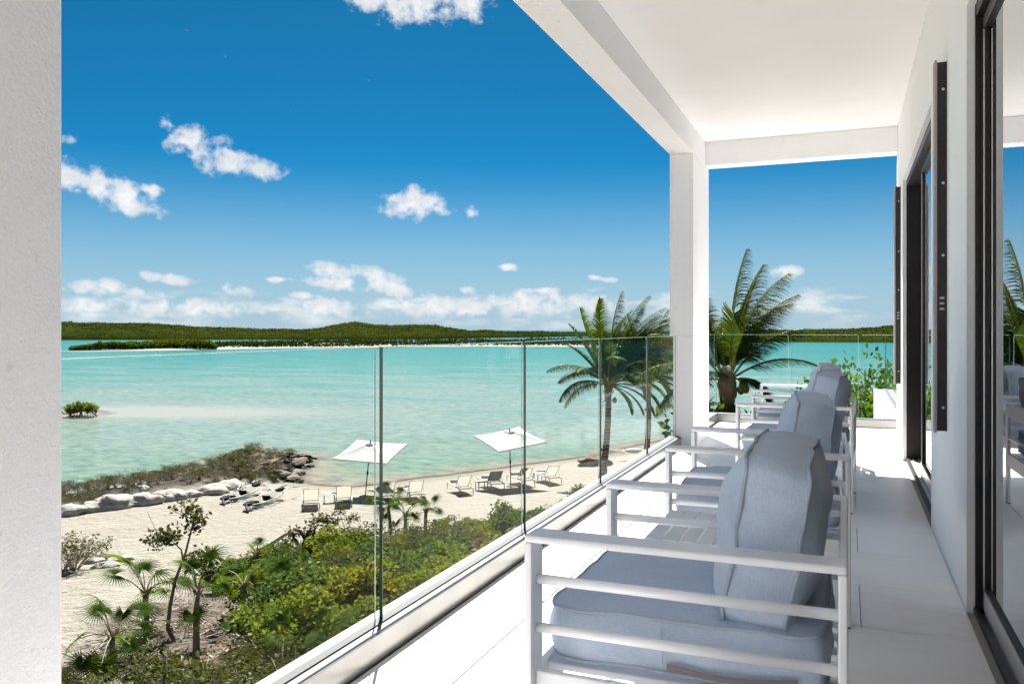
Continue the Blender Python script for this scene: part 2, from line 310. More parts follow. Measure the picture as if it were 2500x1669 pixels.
def trunkmat():
    m, nt, b = new_mat('ringed_palm_trunk'); b.inputs['Roughness'].default_value = .9
    tc = nt.nodes.new('ShaderNodeTexCoord'); w = nt.nodes.new('ShaderNodeTexWave'); w.wave_type = 'BANDS'; w.bands_direction = 'Z'
    w.inputs['Scale'].default_value = 2.1; w.inputs['Distortion'].default_value = 2.2; w.inputs['Detail'].default_value = 3; w.inputs['Detail Scale'].default_value = 1.4; lk(nt, tc.outputs['Object'], w.inputs[0])
    n = noise_n(nt, 9, 6, .65)
    r = ramp(nt, [(.0, (.075, .052, .036)), (.22, (.20, .155, .115)), (.8, (.30, .245, .19)), (1, (.35, .29, .235))]); lk(nt, w.outputs['Fac'], r.inputs[0])
    r2 = ramp(nt, [(.3, (.62, .6, .58)), (.7, (1.1, 1.08, 1.05))]); lk(nt, n.outputs['Fac'], r2.inputs[0])
    mx = nt.nodes.new('ShaderNodeMix'); mx.data_type = 'RGBA'; mx.blend_type = 'MULTIPLY'; mx.inputs[0].default_value = 1; lk(nt, r.outputs[0], mx.inputs[6]); lk(nt, r2.outputs[0], mx.inputs[7]); lk(nt, mx.outputs[2], b.inputs['Base Color'])
    bump(nt, b, w.outputs['Fac'], .7, .03); return m
M['palm_trunk'] = trunkmat()
def rockmat(name, stops, scale, k=.9, pit=None):
    m, nt, b = new_mat(name); b.inputs['Roughness'].default_value = .92; b.inputs['Specular IOR Level'].default_value = .25
    n = noise_n(nt, scale, 8, .68); r = ramp(nt, stops); lk(nt, n.outputs['Fac'], r.inputs[0]); lk(nt, dim(nt, r.outputs[0]), b.inputs['Base Color'])
    n2 = noise_n(nt, scale*5, 6, .7); b1 = bump(nt, None, n.outputs['Fac'], k, .1); bump(nt, b, n2.outputs['Fac'], k, .025, b1); return m
M['limestone'] = rockmat('white_limestone', [(.28, (.22, .18, .145)), (.40, (.40, .36, .31)), (.55, (.52, .495, .455)), (.8, (.56, .535, .50))], 3.0, .8)
M['rock_black'] = rockmat('black_pitted_reef_rock', [(.3, (0.0108, 0.0102, 0.0096)), (.52, (0.0330, 0.0300, 0.0276)), (.68, (0.1200, 0.0990, 0.0750)), (.8, (0.2040, 0.1680, 0.1260))], 2.6, 1)
M['rock_tan'] = rockmat('tan_reef_rock', [(.28, (0.0385, 0.0319, 0.0264)), (.45, (0.1430, 0.1045, 0.0715)), (.62, (0.2310, 0.1870, 0.1430)), (.8, (0.2750, 0.2475, 0.2090))], 2.2, 1)
M['coconut'] = simple('green_coconut', (.10, .12, .02), (.22, .17, .03), .4, 6)
M['rope'] = simple('white_rope', (.46, .43, .38), (.52, .49, .44), .9, 40)
M['wood'] = simple('varnished_spreader_wood', (.36, .20, .08), (.46, .28, .13), .5, 10)
M['strap'] = simple('black_strap', (.015, .015, .016), None, .8)
M['towel'] = None
def towel():
    m, nt, b = new_mat('striped_towel'); b.inputs['Roughness'].default_value = .95
    tc = nt.nodes.new('ShaderNodeTexCoord'); w = nt.nodes.new('ShaderNodeTexWave'); w.bands_direction = 'Y'; w.inputs['Scale'].default_value = 5.5; lk(nt, tc.outputs['Object'], w.inputs[0])
    r = ramp(nt, [(.45, (.72, .73, .74)), (.55, (.12, .20, .36))]); lk(nt, w.outputs['Fac'], r.inputs[0]); lk(nt, r.outputs[0], b.inputs['Base Color']); return m
M['towel'] = towel()
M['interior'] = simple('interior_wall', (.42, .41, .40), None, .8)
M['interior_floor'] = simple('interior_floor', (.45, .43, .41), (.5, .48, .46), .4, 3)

# ------------------------------------------------------------------ mesh helpers
class MB:
    def __init__(s): s.v = []; s.f = []; s.sm = []; s.mi = []; s.cur = 0
    def add(s, vs, fs, smooth=False):
        o = len(s.v); s.v += [tuple(v) for v in vs]; s.f += [tuple(i+o for i in f) for f in fs]; s.sm += [smooth]*len(fs); s.mi += [s.cur]*len(fs); return s
    def box(s, x0, x1, y0, y1, z0, z1, bev=0.0):
        if bev <= 0:
            return s.add([(x0,y0,z0),(x1,y0,z0),(x1,y1,z0),(x0,y1,z0),(x0,y0,z1),(x1,y0,z1),(x1,y1,z1),(x0,y1,z1)],
                         [(0,3,2,1),(4,5,6,7),(0,1,5,4),(1,2,6,5),(2,3,7,6),(3,0,4,7)])
        bm = bmesh.new(); bmesh.ops.create_cube(bm, size=1)
        for v in bm.verts: v.co = Vector(((x0+x1)/2+v.co.x*(x1-x0), (y0+y1)/2+v.co.y*(y1-y0), (z0+z1)/2+v.co.z*(z1-z0)))
        bmesh.ops.bevel(bm, geom=list(bm.edges), offset=bev, segments=2, affect='EDGES', profile=.5)
        bm.verts.index_update(); s.add([v.co for v in bm.verts], [[v.index for v in f.verts] for f in bm.faces]); bm.free(); return s
    def tube(s, pts, r, n=8, caps=True, smooth=True):
        pts = [Vector(p) for p in pts]; rs = r if isinstance(r, (list, tuple)) else [r]*len(pts); vs = []; prev = None
        for i, p in enumerate(pts):
            t = (pts[min(i+1, len(pts)-1)]-pts[max(i-1, 0)]); t = t.normalized() if t.length > 1e-9 else Vector((0, 0, 1))
            if prev is None: a = t.orthogonal().normalized()
            else:
                a = prev-t*prev.dot(t); a = a.normalized() if a.length > 1e-6 else t.orthogonal().normalized()
            prev = a; b = t.cross(a)
            vs += [p+(a*math.cos(2*math.pi*k/n)+b*math.sin(2*math.pi*k/n))*rs[i] for k in range(n)]
        fs = []
        for i in range(len(pts)-1):
            for k in range(n): fs.append((i*n+k, i*n+(k+1) % n, (i+1)*n+(k+1) % n, (i+1)*n+k))
        s.add(vs, fs, smooth)
        if caps:
            o = len(s.v)-len(vs); s.f.append(tuple(o+k for k in range(n))[::-1]); s.f.append(tuple(o+(len(pts)-1)*n+k for k in range(n))); s.sm += [False]*2; s.mi += [s.cur]*2
        return s
    def ellipsoid(s, c, rad, nu=12, nv=8, rot=None, noise=0, seed=0):
        vs = []; fs = []; rr = random.Random(seed)
        for j in range(nv+1):
            th = math.pi*j/nv
            for i in range(nu):
                ph = 2*math.pi*i/nu; k = 1+(rr.random()-.5)*noise
                v = Vector((math.sin(th)*math.cos(ph)*rad[0]*k, math.sin(th)*math.sin(ph)*rad[1]*k, math.cos(th)*rad[2]*k))
                if rot: v = rot @ v
                vs.append(v+Vector(c))
        for j in range(nv):
            for i in range(nu): fs.append((j*nu+i, (j+1)*nu+i, (j+1)*nu+(i+1) % nu, j*nu+(i+1) % nu))
        return s.add(vs, fs, True)
    def mesh(s, name, mats):
        me = bpy.data.meshes.new(name); me.from_pydata(s.v, [], s.f)
        for m in (mats if isinstance(mats, (list, tuple)) else [mats]): me.materials.append(m)
        me.polygons.foreach_set('use_smooth', s.sm); me.polygons.foreach_set('material_index', s.mi); me.update(); return me
    def build(s, name, mat, parent=None, loc=None): return obj(name, s.mesh(name, mat), parent, loc)
def obj(name, me, parent=None, loc=None, rot=None, scale=None):
    o = bpy.data.objects.new(name, me); C.objects.link(o)
    if parent: o.parent = parent
    if loc is not None: o.location = loc
    if rot is not None: o.rotation_euler = rot
    if scale is not None: o.scale = scale if not isinstance(scale, (int, float)) else (scale,)*3
    return o
def tag(o, label=None, cat=None, group=None, kind=None):
    if label: o['label'] = label
    if cat: o['category'] = cat
    if group: o['group'] = group
    if kind: o['kind'] = kind
    return o
def thing(name, label, cat, loc=(0, 0, 0), rz=0, group=None, scale=1):
    return tag(obj(name, None, None, loc, (0, 0, rz), scale), label, cat, group)
def quads(name, V, tint, mat, smooth=False):                 # V: (n,4,3) array, tint: (n,)
    n = len(V); me = bpy.data.meshes.new(name); me.vertices.add(n*4); me.loops.add(n*4); me.polygons.add(n)
    me.vertices.foreach_set('co', np.ascontiguousarray(V, dtype=np.float32).ravel())
    me.loops.foreach_set('vertex_index', np.arange(n*4, dtype=np.int32)); me.polygons.foreach_set('loop_start', np.arange(0, n*4, 4, dtype=np.int32))
    me.polygons.foreach_set('loop_total', np.full(n, 4, dtype=np.int32))
    at_ = me.attributes.new('tint', 'FLOAT', 'POINT'); at_.data.foreach_set('value', np.repeat(np.clip(tint, 0, 1), 4).astype(np.float32))
    me.materials.append(mat); me.update(calc_edges=True); me.validate(); return me
def leaves(c, ln, wd, rs, up=.6, out=None, fold=0):          # diamond leaves round centres c (n,3)
    n = len(c); d = rs.normal(size=(n, 3)); 
    if out is not None: d = d*.7+out
    d[:, 2] = d[:, 2]*.6+up*.3; d /= np.linalg.norm(d, axis=1)[:, None]
    q = rs.normal(size=(n, 3)); q[:, 2] *= .35; s = np.cross(d, q); s /= np.linalg.norm(s, axis=1)[:, None]+1e-9
    L = (ln*(.6+.8*rs.random(n)))[:, None] if np.isscalar(ln) else ln[:, None]; w = L*(wd/ (ln if np.isscalar(ln) else 1))
    nn = np.cross(s, d); m = c+d*L*.45
    return np.stack([c, m+s*w*.5+nn*L*.06, c+d*L-nn*L*.08, m-s*w*.5+nn*L*.06], axis=1)
def grid_mesh(name, X, Y, Z, mat, attrs=None, smooth=True):
    ny, nx = X.shape; me = bpy.data.meshes.new(name); n = nx*ny
    me.vertices.add(n); me.vertices.foreach_set('co', np.stack([X, Y, Z], -1).astype(np.float32).ravel())
    i = np.arange(n).reshape(ny, nx); F = np.stack([i[:-1, :-1], i[:-1, 1:], i[1:, 1:], i[1:, :-1]], -1).reshape(-1, 4); k = len(F)
    me.loops.add(k*4); me.polygons.add(k); me.loops.foreach_set('vertex_index', F.astype(np.int32).ravel())
    me.polygons.foreach_set('loop_start', np.arange(0, k*4, 4, dtype=np.int32)); me.polygons.foreach_set('loop_total', np.full(k, 4, dtype=np.int32))
    me.polygons.foreach_set('use_smooth', np.full(k, smooth))
    for nm, v in (attrs or {}).items():
        a = me.attributes.new(nm, 'FLOAT', 'POINT'); a.data.foreach_set('value', v.astype(np.float32).ravel())
    me.materials.append(mat); me.update(calc_edges=True); me.validate(); return me
# ------------------------------------------------------------------ ground
def groundmat():
    m, nt, b = new_mat('beach_sand_and_soil'); b.inputs['Roughness'].default_value = .95; b.inputs['Specular IOR Level'].default_value = .15
    def attr(n):
        a = nt.nodes.new('ShaderNodeAttribute'); a.attribute_name = n; return a.outputs['Fac']
    def mixc(f, a, bb):
        x = nt.nodes.new('ShaderNodeMix'); x.data_type = 'RGBA'; lk(nt, f, x.inputs[0]); lk(nt, a, x.inputs[6]); lk(nt, bb, x.inputs[7]); return x.outputs[2]
    n1 = noise_n(nt, .5, 6, .6); s = ramp(nt, [(.3, (.258, .236, .200)), (.7, (.29, .268, .232))]); lk(nt, n1.outputs['Fac'], s.inputs[0])
    n1b = noise_n(nt, 9, 5, .65); s2 = ramp(nt, [(.33, (.62, .58, .53)), (.44, (1, 1, 1))]); lk(nt, n1b.outputs['Fac'], s2.inputs[0])
    mu = nt.nodes.new('ShaderNodeMix'); mu.data_type = 'RGBA'; mu.blend_type = 'MULTIPLY'; mu.inputs[0].default_value = 1; lk(nt, s.outputs[0], mu.inputs[6]); lk(nt, s2.outputs[0], mu.inputs[7])
    wet = nt.nodes.new('ShaderNodeMix'); wet.data_type = 'RGBA'; wr = ramp(nt, [(0, (1,)*3), (.10, (.75,)*3), (.22, (0,)*3)]); lk(nt, attr('height'), wr.inputs[0]); lk(nt, wr.outputs[0], wet.inputs[0]); lk(nt, mu.outputs[2], wet.inputs[6]); wet.inputs[7].default_value = (.205, .180, .142, 1)
    n2 = noise_n(nt, 2.4, 9, .72); so = ramp(nt, [(.30, (.03, .022, .017)), (.43, (.11, .08, .06)), (.54, (.20, .165, .135)), (.68, (.27, .235, .20))]); lk(nt, n2.outputs['Fac'], so.inputs[0])
    n2b = noise_n(nt, .55, 3, .5); red = ramp(nt, [(.56, (0,)*3), (.66, (1,)*3)]); lk(nt, n2b.outputs['Fac'], red.inputs[0])
    rc = nt.nodes.new('ShaderNodeMix'); rc.data_type = 'RGBA'; rc.blend_type = 'MULTIPLY'; lk(nt, red.outputs[0], rc.inputs[0]); lk(nt, so.outputs[0], rc.inputs[6]); rc.inputs[7].default_value = (1.25, .62, .40, 1)
    c1 = mixc(attr('soil'), wet.outputs[2], rc.outputs[2])
    n3 = noise_n(nt, 1.5, 9, .7); rk = ramp(nt, [(.34, (.016, .014, .012)), (.5, (.06, .049, .038)), (.62, (.13, .105, .078)), (.75, (.19, .162, .128))]); lk(nt, n3.outputs['Fac'], rk.inputs[0])
    c2 = mixc(attr('rock'), c1, rk.outputs[0]); lk(nt, dim(nt, c2), b.inputs['Base Color'])
    f1 = noise_n(nt, 3.2, 4, .55, mapping=(1, 1, 1)); b1 = bump(nt, None, f1.outputs['Fac'], 1, .24)
    f2 = noise_n(nt, 14, 5, .6); b2 = bump(nt, None, f2.outputs['Fac'], .8, .05, b1)
    rb = nt.nodes.new('ShaderNodeMath'); rb.operation = 'MULTIPLY'; lk(nt, n2.outputs['Fac'], rb.inputs[0]); lk(nt, attr('soil'), rb.inputs[1]); b3 = bump(nt, None, rb.outputs[0], .9, .2, b2)
    rb2 = nt.nodes.new('ShaderNodeMath'); rb2.operation = 'MULTIPLY'; lk(nt, n3.outputs['Fac'], rb2.inputs[0]); lk(nt, attr('rock'), rb2.inputs[1]); bump(nt, b, rb2.outputs[0], 1, .3, b3)
    return m
xs = np.arange(-92, 64, .42); ys = np.arange(-14, 96, .42); X, Y = np.meshgrid(xs, ys)
Z = tz(X, Y); rockm = spit_mask(X, Y)
g0 = sdist(X, Y, LAND)
Z = Z+np.where(g0 > 1.5, 1, 0)*(fbm(X*.9, Y*.9, 3, 21)-.5)*.10
ground = tag(obj('ground', grid_mesh('ground', X, Y, Z, groundmat(), {'soil': soil_mask(X, Y), 'rock': rockm, 'height': np.clip(Z, 0, 1)})), kind='structure')

# ------------------------------------------------------------------ water
def watermat():
    m, nt, b = new_mat('shallow_turquoise_water'); o = nt.nodes['Material Output']
    a = nt.nodes.new('ShaderNodeAttribute'); a.attribute_name = 'tone'; d = nt.nodes.new('ShaderNodeAttribute'); d.attribute_name = 'alpha'
    # streaks of sand and weed on the bottom, drawn out along the shore
    st = noise_n(nt, .055, 8, .68, mapping=(1, 2.6, 1)); st2 = noise_n(nt, .7, 5, .6, mapping=(1, 2.4, 1))
    def mth(op, x, y, z=None):
        n = nt.nodes.new('ShaderNodeMath'); n.operation = op
        for i, v in enumerate((x, y, z)):
            if v is None: continue
            if isinstance(v, (int, float)): n.inputs[i].default_value = v
            else: lk(nt, v, n.inputs[i])
        return n.outputs[0]
    sA = mth('MULTIPLY', mth('SUBTRACT', st.outputs['Fac'], .5), .85); sB = mth('MULTIPLY', mth('SUBTRACT', st2.outputs['Fac'], .5), .36)
    t = mth('ADD', a.outputs['Fac'], mth('ADD', sA, sB))
    r = ramp(nt, [(0, (.205, .180, .140)), (.10, (.178, .180, .132)), (.22, (.116, .185, .134)), (.36, (.142, .196, .158)), (.50, (.162, .212, .184)), (.64, (.096, .192, .163)), (.80, (.034, .164, .143)), (1.0, (.018, .142, .126))])
    lk(nt, t, r.inputs[0])
    st3 = noise_n(nt, .85, 6, .72, mapping=(1, 1.5, 1)); fr = ramp(nt, [(.32, (.52, .62, .65)), (.48, (1, 1, 1)), (.68, (1.42, 1.36, 1.30))]); lk(nt, st3.outputs['Fac'], fr.inputs[0])  # bottom mottling plus wave light and shade put into the water colour
    mx = nt.nodes.new('ShaderNodeMix'); mx.data_type = 'RGBA'; mx.blend_type = 'MULTIPLY'; mx.inputs[0].default_value = 1; lk(nt, r.outputs[0], mx.inputs[6]); lk(nt, fr.outputs[0], mx.inputs[7])
    pa = nt.nodes.new('ShaderNodeAttribute'); pa.attribute_name = 'pale'; px_ = nt.nodes.new('ShaderNodeMix'); px_.data_type = 'RGBA'; lk(nt, pa.outputs['Fac'], px_.inputs[0]); lk(nt, mx.outputs[2], px_.inputs[6]); px_.inputs[7].default_value = (.275, .265, .245, 1)
    lk(nt, dim(nt, px_.outputs[2]), b.inputs['Base Color']); b.inputs['Roughness'].default_value = .22; b.inputs['IOR'].default_value = 1.33; b.inputs['Specular IOR Level'].default_value = .10
    w1 = noise_n(nt, 1.1, 4, .6, mapping=(1, 1.8, 1)); w2 = noise_n(nt, .22, 3, .5, mapping=(1, 2.2, 1))
    b1 = bump(nt, None, w2.outputs['Fac'], .35, .5); bump(nt, b, w1.outputs['Fac'], .55, .12, b1)
    tr = nt.nodes.new('ShaderNodeBsdfTransparent'); ms = nt.nodes.new('ShaderNodeMixShader'); lk(nt, d.outputs['Fac'], ms.inputs[0]); lk(nt, tr.outputs[0], ms.inputs[1]); lk(nt, b.outputs[0], ms.inputs[2]); lk(nt, ms.outputs[0], o.inputs[0])
    return m
ang = np.radians(np.linspace(-100, 100, 420)); rad = np.concatenate([np.linspace(20, 90, 130), 90*np.power(9000/90, np.linspace(0, 1, 110))[1:]])
A, Rr = np.meshgrid(ang, rad); X = Rr*np.sin(A-YAW); Y = Rr*np.cos(A-YAW)
near = (X > -91) & (X < 63) & (Y > -13) & (Y < 95)
depth = np.where(near, -tz(X, Y), 3.0)
F_ = -SA*X+CA*Y
tone = np.interp(F_, [30, 40, 48, 60, 80, 110, 150, 200, 280, 600], [.22, .26, .36, .44, .50, .57, .68, .78, .90, .98])
cove = np.exp(-(((X+22.5)/4.5)**2+((Y-38)/4.0)**2)); tone = tone-.16*cove
tone = tone*smooth(-.02, .75, depth)+.01
bank = np.exp(-(((X+58)/17)**2+((Y-57)/5.5)**2)); tone = tone*(1-.0*bank)
pale = np.exp(-(((X+58)/20)**2+((Y-57)/6)**2)); tone = np.where(pale > .05, tone*(1-.0*pale), tone)
alpha = np.clip(smooth(-.015, .10, depth), 0, 1)
qr = CA*X+SA*Y                                                # along the view's right: the sand bank trails off to the right
pale = np.clip(np.exp(-(((qr+34)/15)**2+((F_-76+.10*(qr+34))/5.5)**2))*1.6, 0, 1)*np.clip(fbm(X*.16, Y*.5, 4, 31)*2.2, 0, 1.0)
water = tag(obj('water', grid_mesh('water', X, Y, np.zeros_like(X), watermat(), {'tone': tone, 'alpha': alpha, 'pale': pale})), kind='structure')
seabed_far = tag(obj('seabed', MB().add([(-9000, -9000, -3.2), (9000, -9000, -3.2), (9000, 9000, -3.2), (-9000, 9000, -3.2)], [(0, 1, 2, 3)]).mesh('seabed', simple('seabed_sand', (.45, .42, .36), (.5, .47, .4), .9, .05))), kind='structure')

# ------------------------------------------------------------------ far shores
M['scrub_hill'] = None
def hillmat():
    m, nt, b = new_mat('scrub_covered_hill'); b.inputs['Roughness'].default_value = 1; b.inputs['Specular IOR Level'].default_value = 0
    n = noise_n(nt, .16, 6, .7); a = nt.nodes.new('ShaderNodeAttribute'); a.attribute_name = 'tint'
    n2 = noise_n(nt, .012, 4, .6)
    ad = nt.nodes.new('ShaderNodeMath'); ad.operation = 'MULTIPLY_ADD'; lk(nt, n.outputs['Fac'], ad.inputs[0]); ad.inputs[1].default_value = .7; lk(nt, a.outputs['Fac'], ad.inputs[2])
    ad2 = nt.nodes.new('ShaderNodeMath'); ad2.operation = 'MULTIPLY_ADD'; lk(nt, n2.outputs['Fac'], ad2.inputs[0]); ad2.inputs[1].default_value = .5; lk(nt, ad.outputs[0], ad2.inputs[2])
    r = ramp(nt, [(.35, (.004, .009, .002)), (.75, (.011, .020, .0035)), (1.15 if False else 1.0, (.028, .036, .006))]); lk(nt, ad2.outputs[0], r.inputs[0]); lk(nt, dim(nt, r.outputs[0]), b.inputs['Base Color']); return m
M['scrub_hill'] = hillmat()
M['far_leaf'] = foliage('far_scrub_leaf', (.006, .012, .002), (.014, .025, .004), (.030, .040, .006), .2, 1, None, .0)
M['mangrove_leaf'] = foliage('far_mangrove_leaf', (.013, .028, .004), (.036, .066, .008), (.08, .11, .014), .3, 1, None, .0)
def hills(name, pts, dbase, deep, leafn, seed, canopy=2.2):
    px = np.linspace(pts[0][0], pts[-1][0], 760)*1.0643; rowt = np.concatenate([np.linspace(0, 1, 34), np.linspace(1.08, 2.4, 10)])
    zr_y = np.interp(px, [p[0]*1.0643 for p in pts], [p[1]*1.0643 for p in pts]); db = np.interp(px, [p[0]*1.0643 for p in dbase], [p[1] for p in dbase])
    PX, T = np.meshgrid(px, rowt); U = (PX-1250)/FPX; D = db[None, :]+T*deep
    ridge = CZ+(804-zr_y)/FPX*(db+deep)-canopy*.8
    ridge = np.maximum(ridge, .3)
    Zp = np.where(T <= 1, np.power(T, .75), 1-.5*(T-1))*ridge[None, :]
    X = D*(-SA+U*CA); Y = D*(CA+U*SA)
    can = bumps(X/2.6, Y/2.6, seed)*.30+bumps(X/6, Y/6, seed+3)*.35+fbm(X/14, Y/14, 4, seed)*1.0
    Zz = Zp+canopy*np.clip(can-.25, 0, 2)*smooth(0, .10, T)+canopy*.35*smooth(0, .03, T)-.2*(T <= 0)
    o = tag(obj(name, grid_mesh(name, X, Y, Zz, M['scrub_hill'], {'tint': np.clip(.35*can, 0, 1)}, smooth=False)), kind='structure')
    rs = np.random.default_rng(seed); i = rs.integers(0, 34, leafn); j = rs.integers(0, 760, leafn)
    c = np.stack([X[i, j], Y[i, j], Zz[i, j]], -1)+rs.normal(size=(leafn, 3))*[.8, .8, .25]
    v = leaves(c, .9, .7, rs, .8); lf = obj('scrub', quads('scrub', v, rs.random(leafn)*.6+.4*fbm(c[:, 0]/40, c[:, 1]/40, 2, 3), M['far_leaf']))
    return tag(lf, 'dark green scrub canopy clothing the far hills', 'scrub', kind='stuff')
s1 = hills('hill', [(40,741),(140,740),(220,741),(300,742),(400,746),(450,750),(520,753),(600,756),(680,757),(730,754),(770,747),(820,740),(860,747),(900,749),(950,746),(1000,748),(1040,754),(1080,760),(1110,758),(1150,761),(1230,761),(1300,763),(1400,764),(1560,765)],
      [(40,560),(140,583),(700,610),(1000,640),(1100,720),(1300,864),(1560,900)], 95, 14000, 41)
s1['label'] = 'dark green scrub canopy on the hills across the lagoon, left of the palms'
s2 = hills('hill', [(1480,764),(1600,763),(1700,762),(1740,759),(1780,759),(1850,760),(1900,758),(1960,757),(2000,753),(2060,748),(2120,745),(2250,744),(2400,750),(2600,752)],
      [(1480,620),(1600,540),(1700,500),(1900,484),(2060,470),(2600,440)], 120, 9000, 57)
s2['label'] = 'green scrub canopy on the hills across the water, right of the palms'
# low sandbar with mangroves between the lagoon and the hills
sandm = simple('pale_sandbar_sand', (.17, .158, .138), (.195, .182, .16), .95, .2)
def strip(name, near_, far_, z):
    nx = 120; px = np.linspace(near_[0][0], near_[-1][0], nx)*1.0643
    dn = np.interp(px, [p[0]*1.0643 for p in near_], [p[1] for p in near_]); df = np.interp(px, [p[0]*1.0643 for p in far_], [p[1] for p in far_])
    T = np.linspace(0, 1, 10)[:, None]; D = dn[None]*(1-T)+df[None]*T; U = ((px-1250)/FPX)[None]+T*0
    X = D*(-SA+U*CA); Y = D*(CA+U*SA); Zz = z*np.sin(np.pi*np.clip(T*1.0+.0*U, 0, 1))**.4+.25*(fbm(X/6, Y/6, 3, 8)-.5)-.08
    return X, Y, Zz, tag(obj(name, grid_mesh(name, X, Y, Zz, sandm)), kind='structure')
SX, SY, SZ, sb = strip('sandbar', [(120,262),(300,288),(500,312),(700,335),(860,353),(1100,362),(1400,352),(1560,360)], [(120,263),(300,292),(500,345),(560,455),(860,500),(1100,505),(1400,500),(1560,505)], .55)
M['sand_far'] = sandm
rs = np.random.default_rng(5)
def far_mass(name, label, n, pxr, dfn, hfn, leaf, mat, seed, clump=3.0, gap=.0):
    rs = np.random.default_rng(seed); px = pxr[0]+(pxr[1]-pxr[0])*rs.random(n*3); t = rs.random(n*3); d = dfn(px, t); U = (px*1.0643-1250)/FPX
    X = d*(-SA+U*CA); Y = d*(CA+U*SA); b = bumps(X/clump, Y/clump, seed)*(.55+.6*vnoise(X/11, Y/11, seed)); keep = (b > .12) & (vnoise(X/16, Y/16, seed+5) > gap)
    X, Y, b, px, t = X[keep][:n], Y[keep][:n], b[keep][:n], px[keep][:n], t[keep][:n]
    h = hfn(px, t)*b; Zv = .15+h*np.sqrt(rs.random(len(X))); c = np.stack([X, Y, Zv], -1); v = leaves(c, leaf, leaf*.75, rs, .7)
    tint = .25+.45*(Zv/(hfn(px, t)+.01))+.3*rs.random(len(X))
    return tag(obj(name, quads(name, v, tint, mat)), label, 'scrub', kind='stuff')
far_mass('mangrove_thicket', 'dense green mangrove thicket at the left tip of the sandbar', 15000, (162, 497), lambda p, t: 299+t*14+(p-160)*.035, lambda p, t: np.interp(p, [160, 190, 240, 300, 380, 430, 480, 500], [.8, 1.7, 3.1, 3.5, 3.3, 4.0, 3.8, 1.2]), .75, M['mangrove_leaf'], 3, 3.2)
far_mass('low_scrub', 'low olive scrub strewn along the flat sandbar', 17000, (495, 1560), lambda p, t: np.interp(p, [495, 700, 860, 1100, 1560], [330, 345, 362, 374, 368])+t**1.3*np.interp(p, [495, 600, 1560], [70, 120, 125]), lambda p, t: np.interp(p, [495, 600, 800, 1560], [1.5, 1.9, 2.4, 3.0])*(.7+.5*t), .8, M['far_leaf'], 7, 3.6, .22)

# ------------------------------------------------------------------ terrace of the villa
XI, XG, XW = -1.57, -1.622, .47                             # kerb face, glass line, house wall
floor = tag(MB().box(-1.575, .80, -2.5, 10.93, FZ-.35, FZ-.012).build('terrace_floor', M['grout']), kind='structure')
tm = {}
rows = [round(-2.4+.6*i, 3) for i in range(23)]
for i, y in enumerate(rows):
    y1 = min(y+.6, 10.925); y0 = y
    if y1-y0 < .05: continue
    cuts = [-1.565, -.55, .65] if i % 2 else [-1.565, -1.15, .05, .65]
    if y1 > 9.3: cuts[-1] = .78
    else: cuts[-1] = .468 if not (y1 < 3.9 or 5.7 < y0 < 8.2) else .468
    for a, b_ in zip(cuts[:-1], cuts[1:]):
        key = (round(b_-a, 3), round(y1-y0, 3))
        if key not in tm: tm[key] = MB().box(.0018, key[0]-.0018, .0018, key[1]-.0018, -.011, 0, .0008).mesh('floor_tile', M['tile'])
        obj('floor_tile', tm[key], floor, (a, y0, FZ))
def struct_thing(name, mb, mat, label, cat): return tag(mb.build(name, mat), label, cat)
CEIL = FZ+3.26; BB = FZ+2.99
struct_thing('ceiling', MB().box(-1.69, 1.0, -2.5, 9.40, CEIL, CEIL+.25), M['ceiling'], 'smooth white plastered ceiling over the terrace', 'ceiling')
struct_thing('edge_beam', MB().box(-1.69, -1.45, -2.5, 9.40, BB, CEIL-.001, .004), M['stucco'], 'long white stucco beam along the open sea side of the ceiling', 'beam')
struct_thing('cross_beam', MB().box(-1.448, XW-.001, 9.18, 9.398, BB+.012, CEIL-.001, .004), M['stucco'], 'short white beam crossing the far end of the terrace', 'beam')
mb = MB(); GT = FZ+1.135
mb.box(-1.69, -1.45, 8.40, 9.40, GT, BB-.001, .005); mb.box(-1.655, -1.45, 8.40, 9.40, FZ-.01, GT-.0005, .004)
struct_thing('far_column', mb, M['stucco'], 'white stucco column between the two banks of glass railing, palms behind', 'column')
struct_thing('near_column', MB().box(-1.69, -1.45, .17, 1.176, FZ-.4, BB-.001, .005), M['stucco'], 'rough white stucco column filling the left edge of the view', 'column')
mb = MB(); WO = .74
mb.box(XW, WO, 3.985, 5.60, FZ-.01, FZ+2.58); mb.box(XW, WO, 8.39, 9.36, FZ-.01, FZ+2.58); mb.box(XW, WO, -2.5, 1.30, FZ-.01, FZ+2.58); mb.box(XW, WO, -2.5, 9.36, FZ+2.58, CEIL-.001)  # near stretch before the first door is out of view, widened to bounce light
wall = struct_thing('house_wall', mb, M['stucco'], 'white stucco house wall with the sliding doors, right of the chairs', 'wall')
struct_thing('bounce_wall', MB().box(-1.69, XW-.001, -2.75, -2.502, FZ-.4, CEIL), M['stucco'], 'unseen white wall added behind the viewer to bounce light', 'wall')  # added out of view to throw light back along the terrace
mb = MB(); mb.box(-1.70, 6, -2.5, 10.98, 1.0, FZ-.352); mb.box(.47, .80, 9.36, 9.40, FZ-.01, CEIL) if False else None
struct_thing('lower_storey', mb, M['stucco'], 'white lower storey of the villa beneath the terrace', 'building')
# rooms behind the doors
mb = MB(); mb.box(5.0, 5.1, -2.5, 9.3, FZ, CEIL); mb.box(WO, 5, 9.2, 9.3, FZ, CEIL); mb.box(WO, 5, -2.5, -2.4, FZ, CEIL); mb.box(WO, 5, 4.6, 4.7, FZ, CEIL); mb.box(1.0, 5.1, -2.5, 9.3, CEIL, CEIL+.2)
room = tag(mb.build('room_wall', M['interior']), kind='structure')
tag(MB().box(.802, 5.0, -2.5, 9.3, FZ-.3, FZ-.002).build('room_floor', M['interior_floor']), kind='structure')

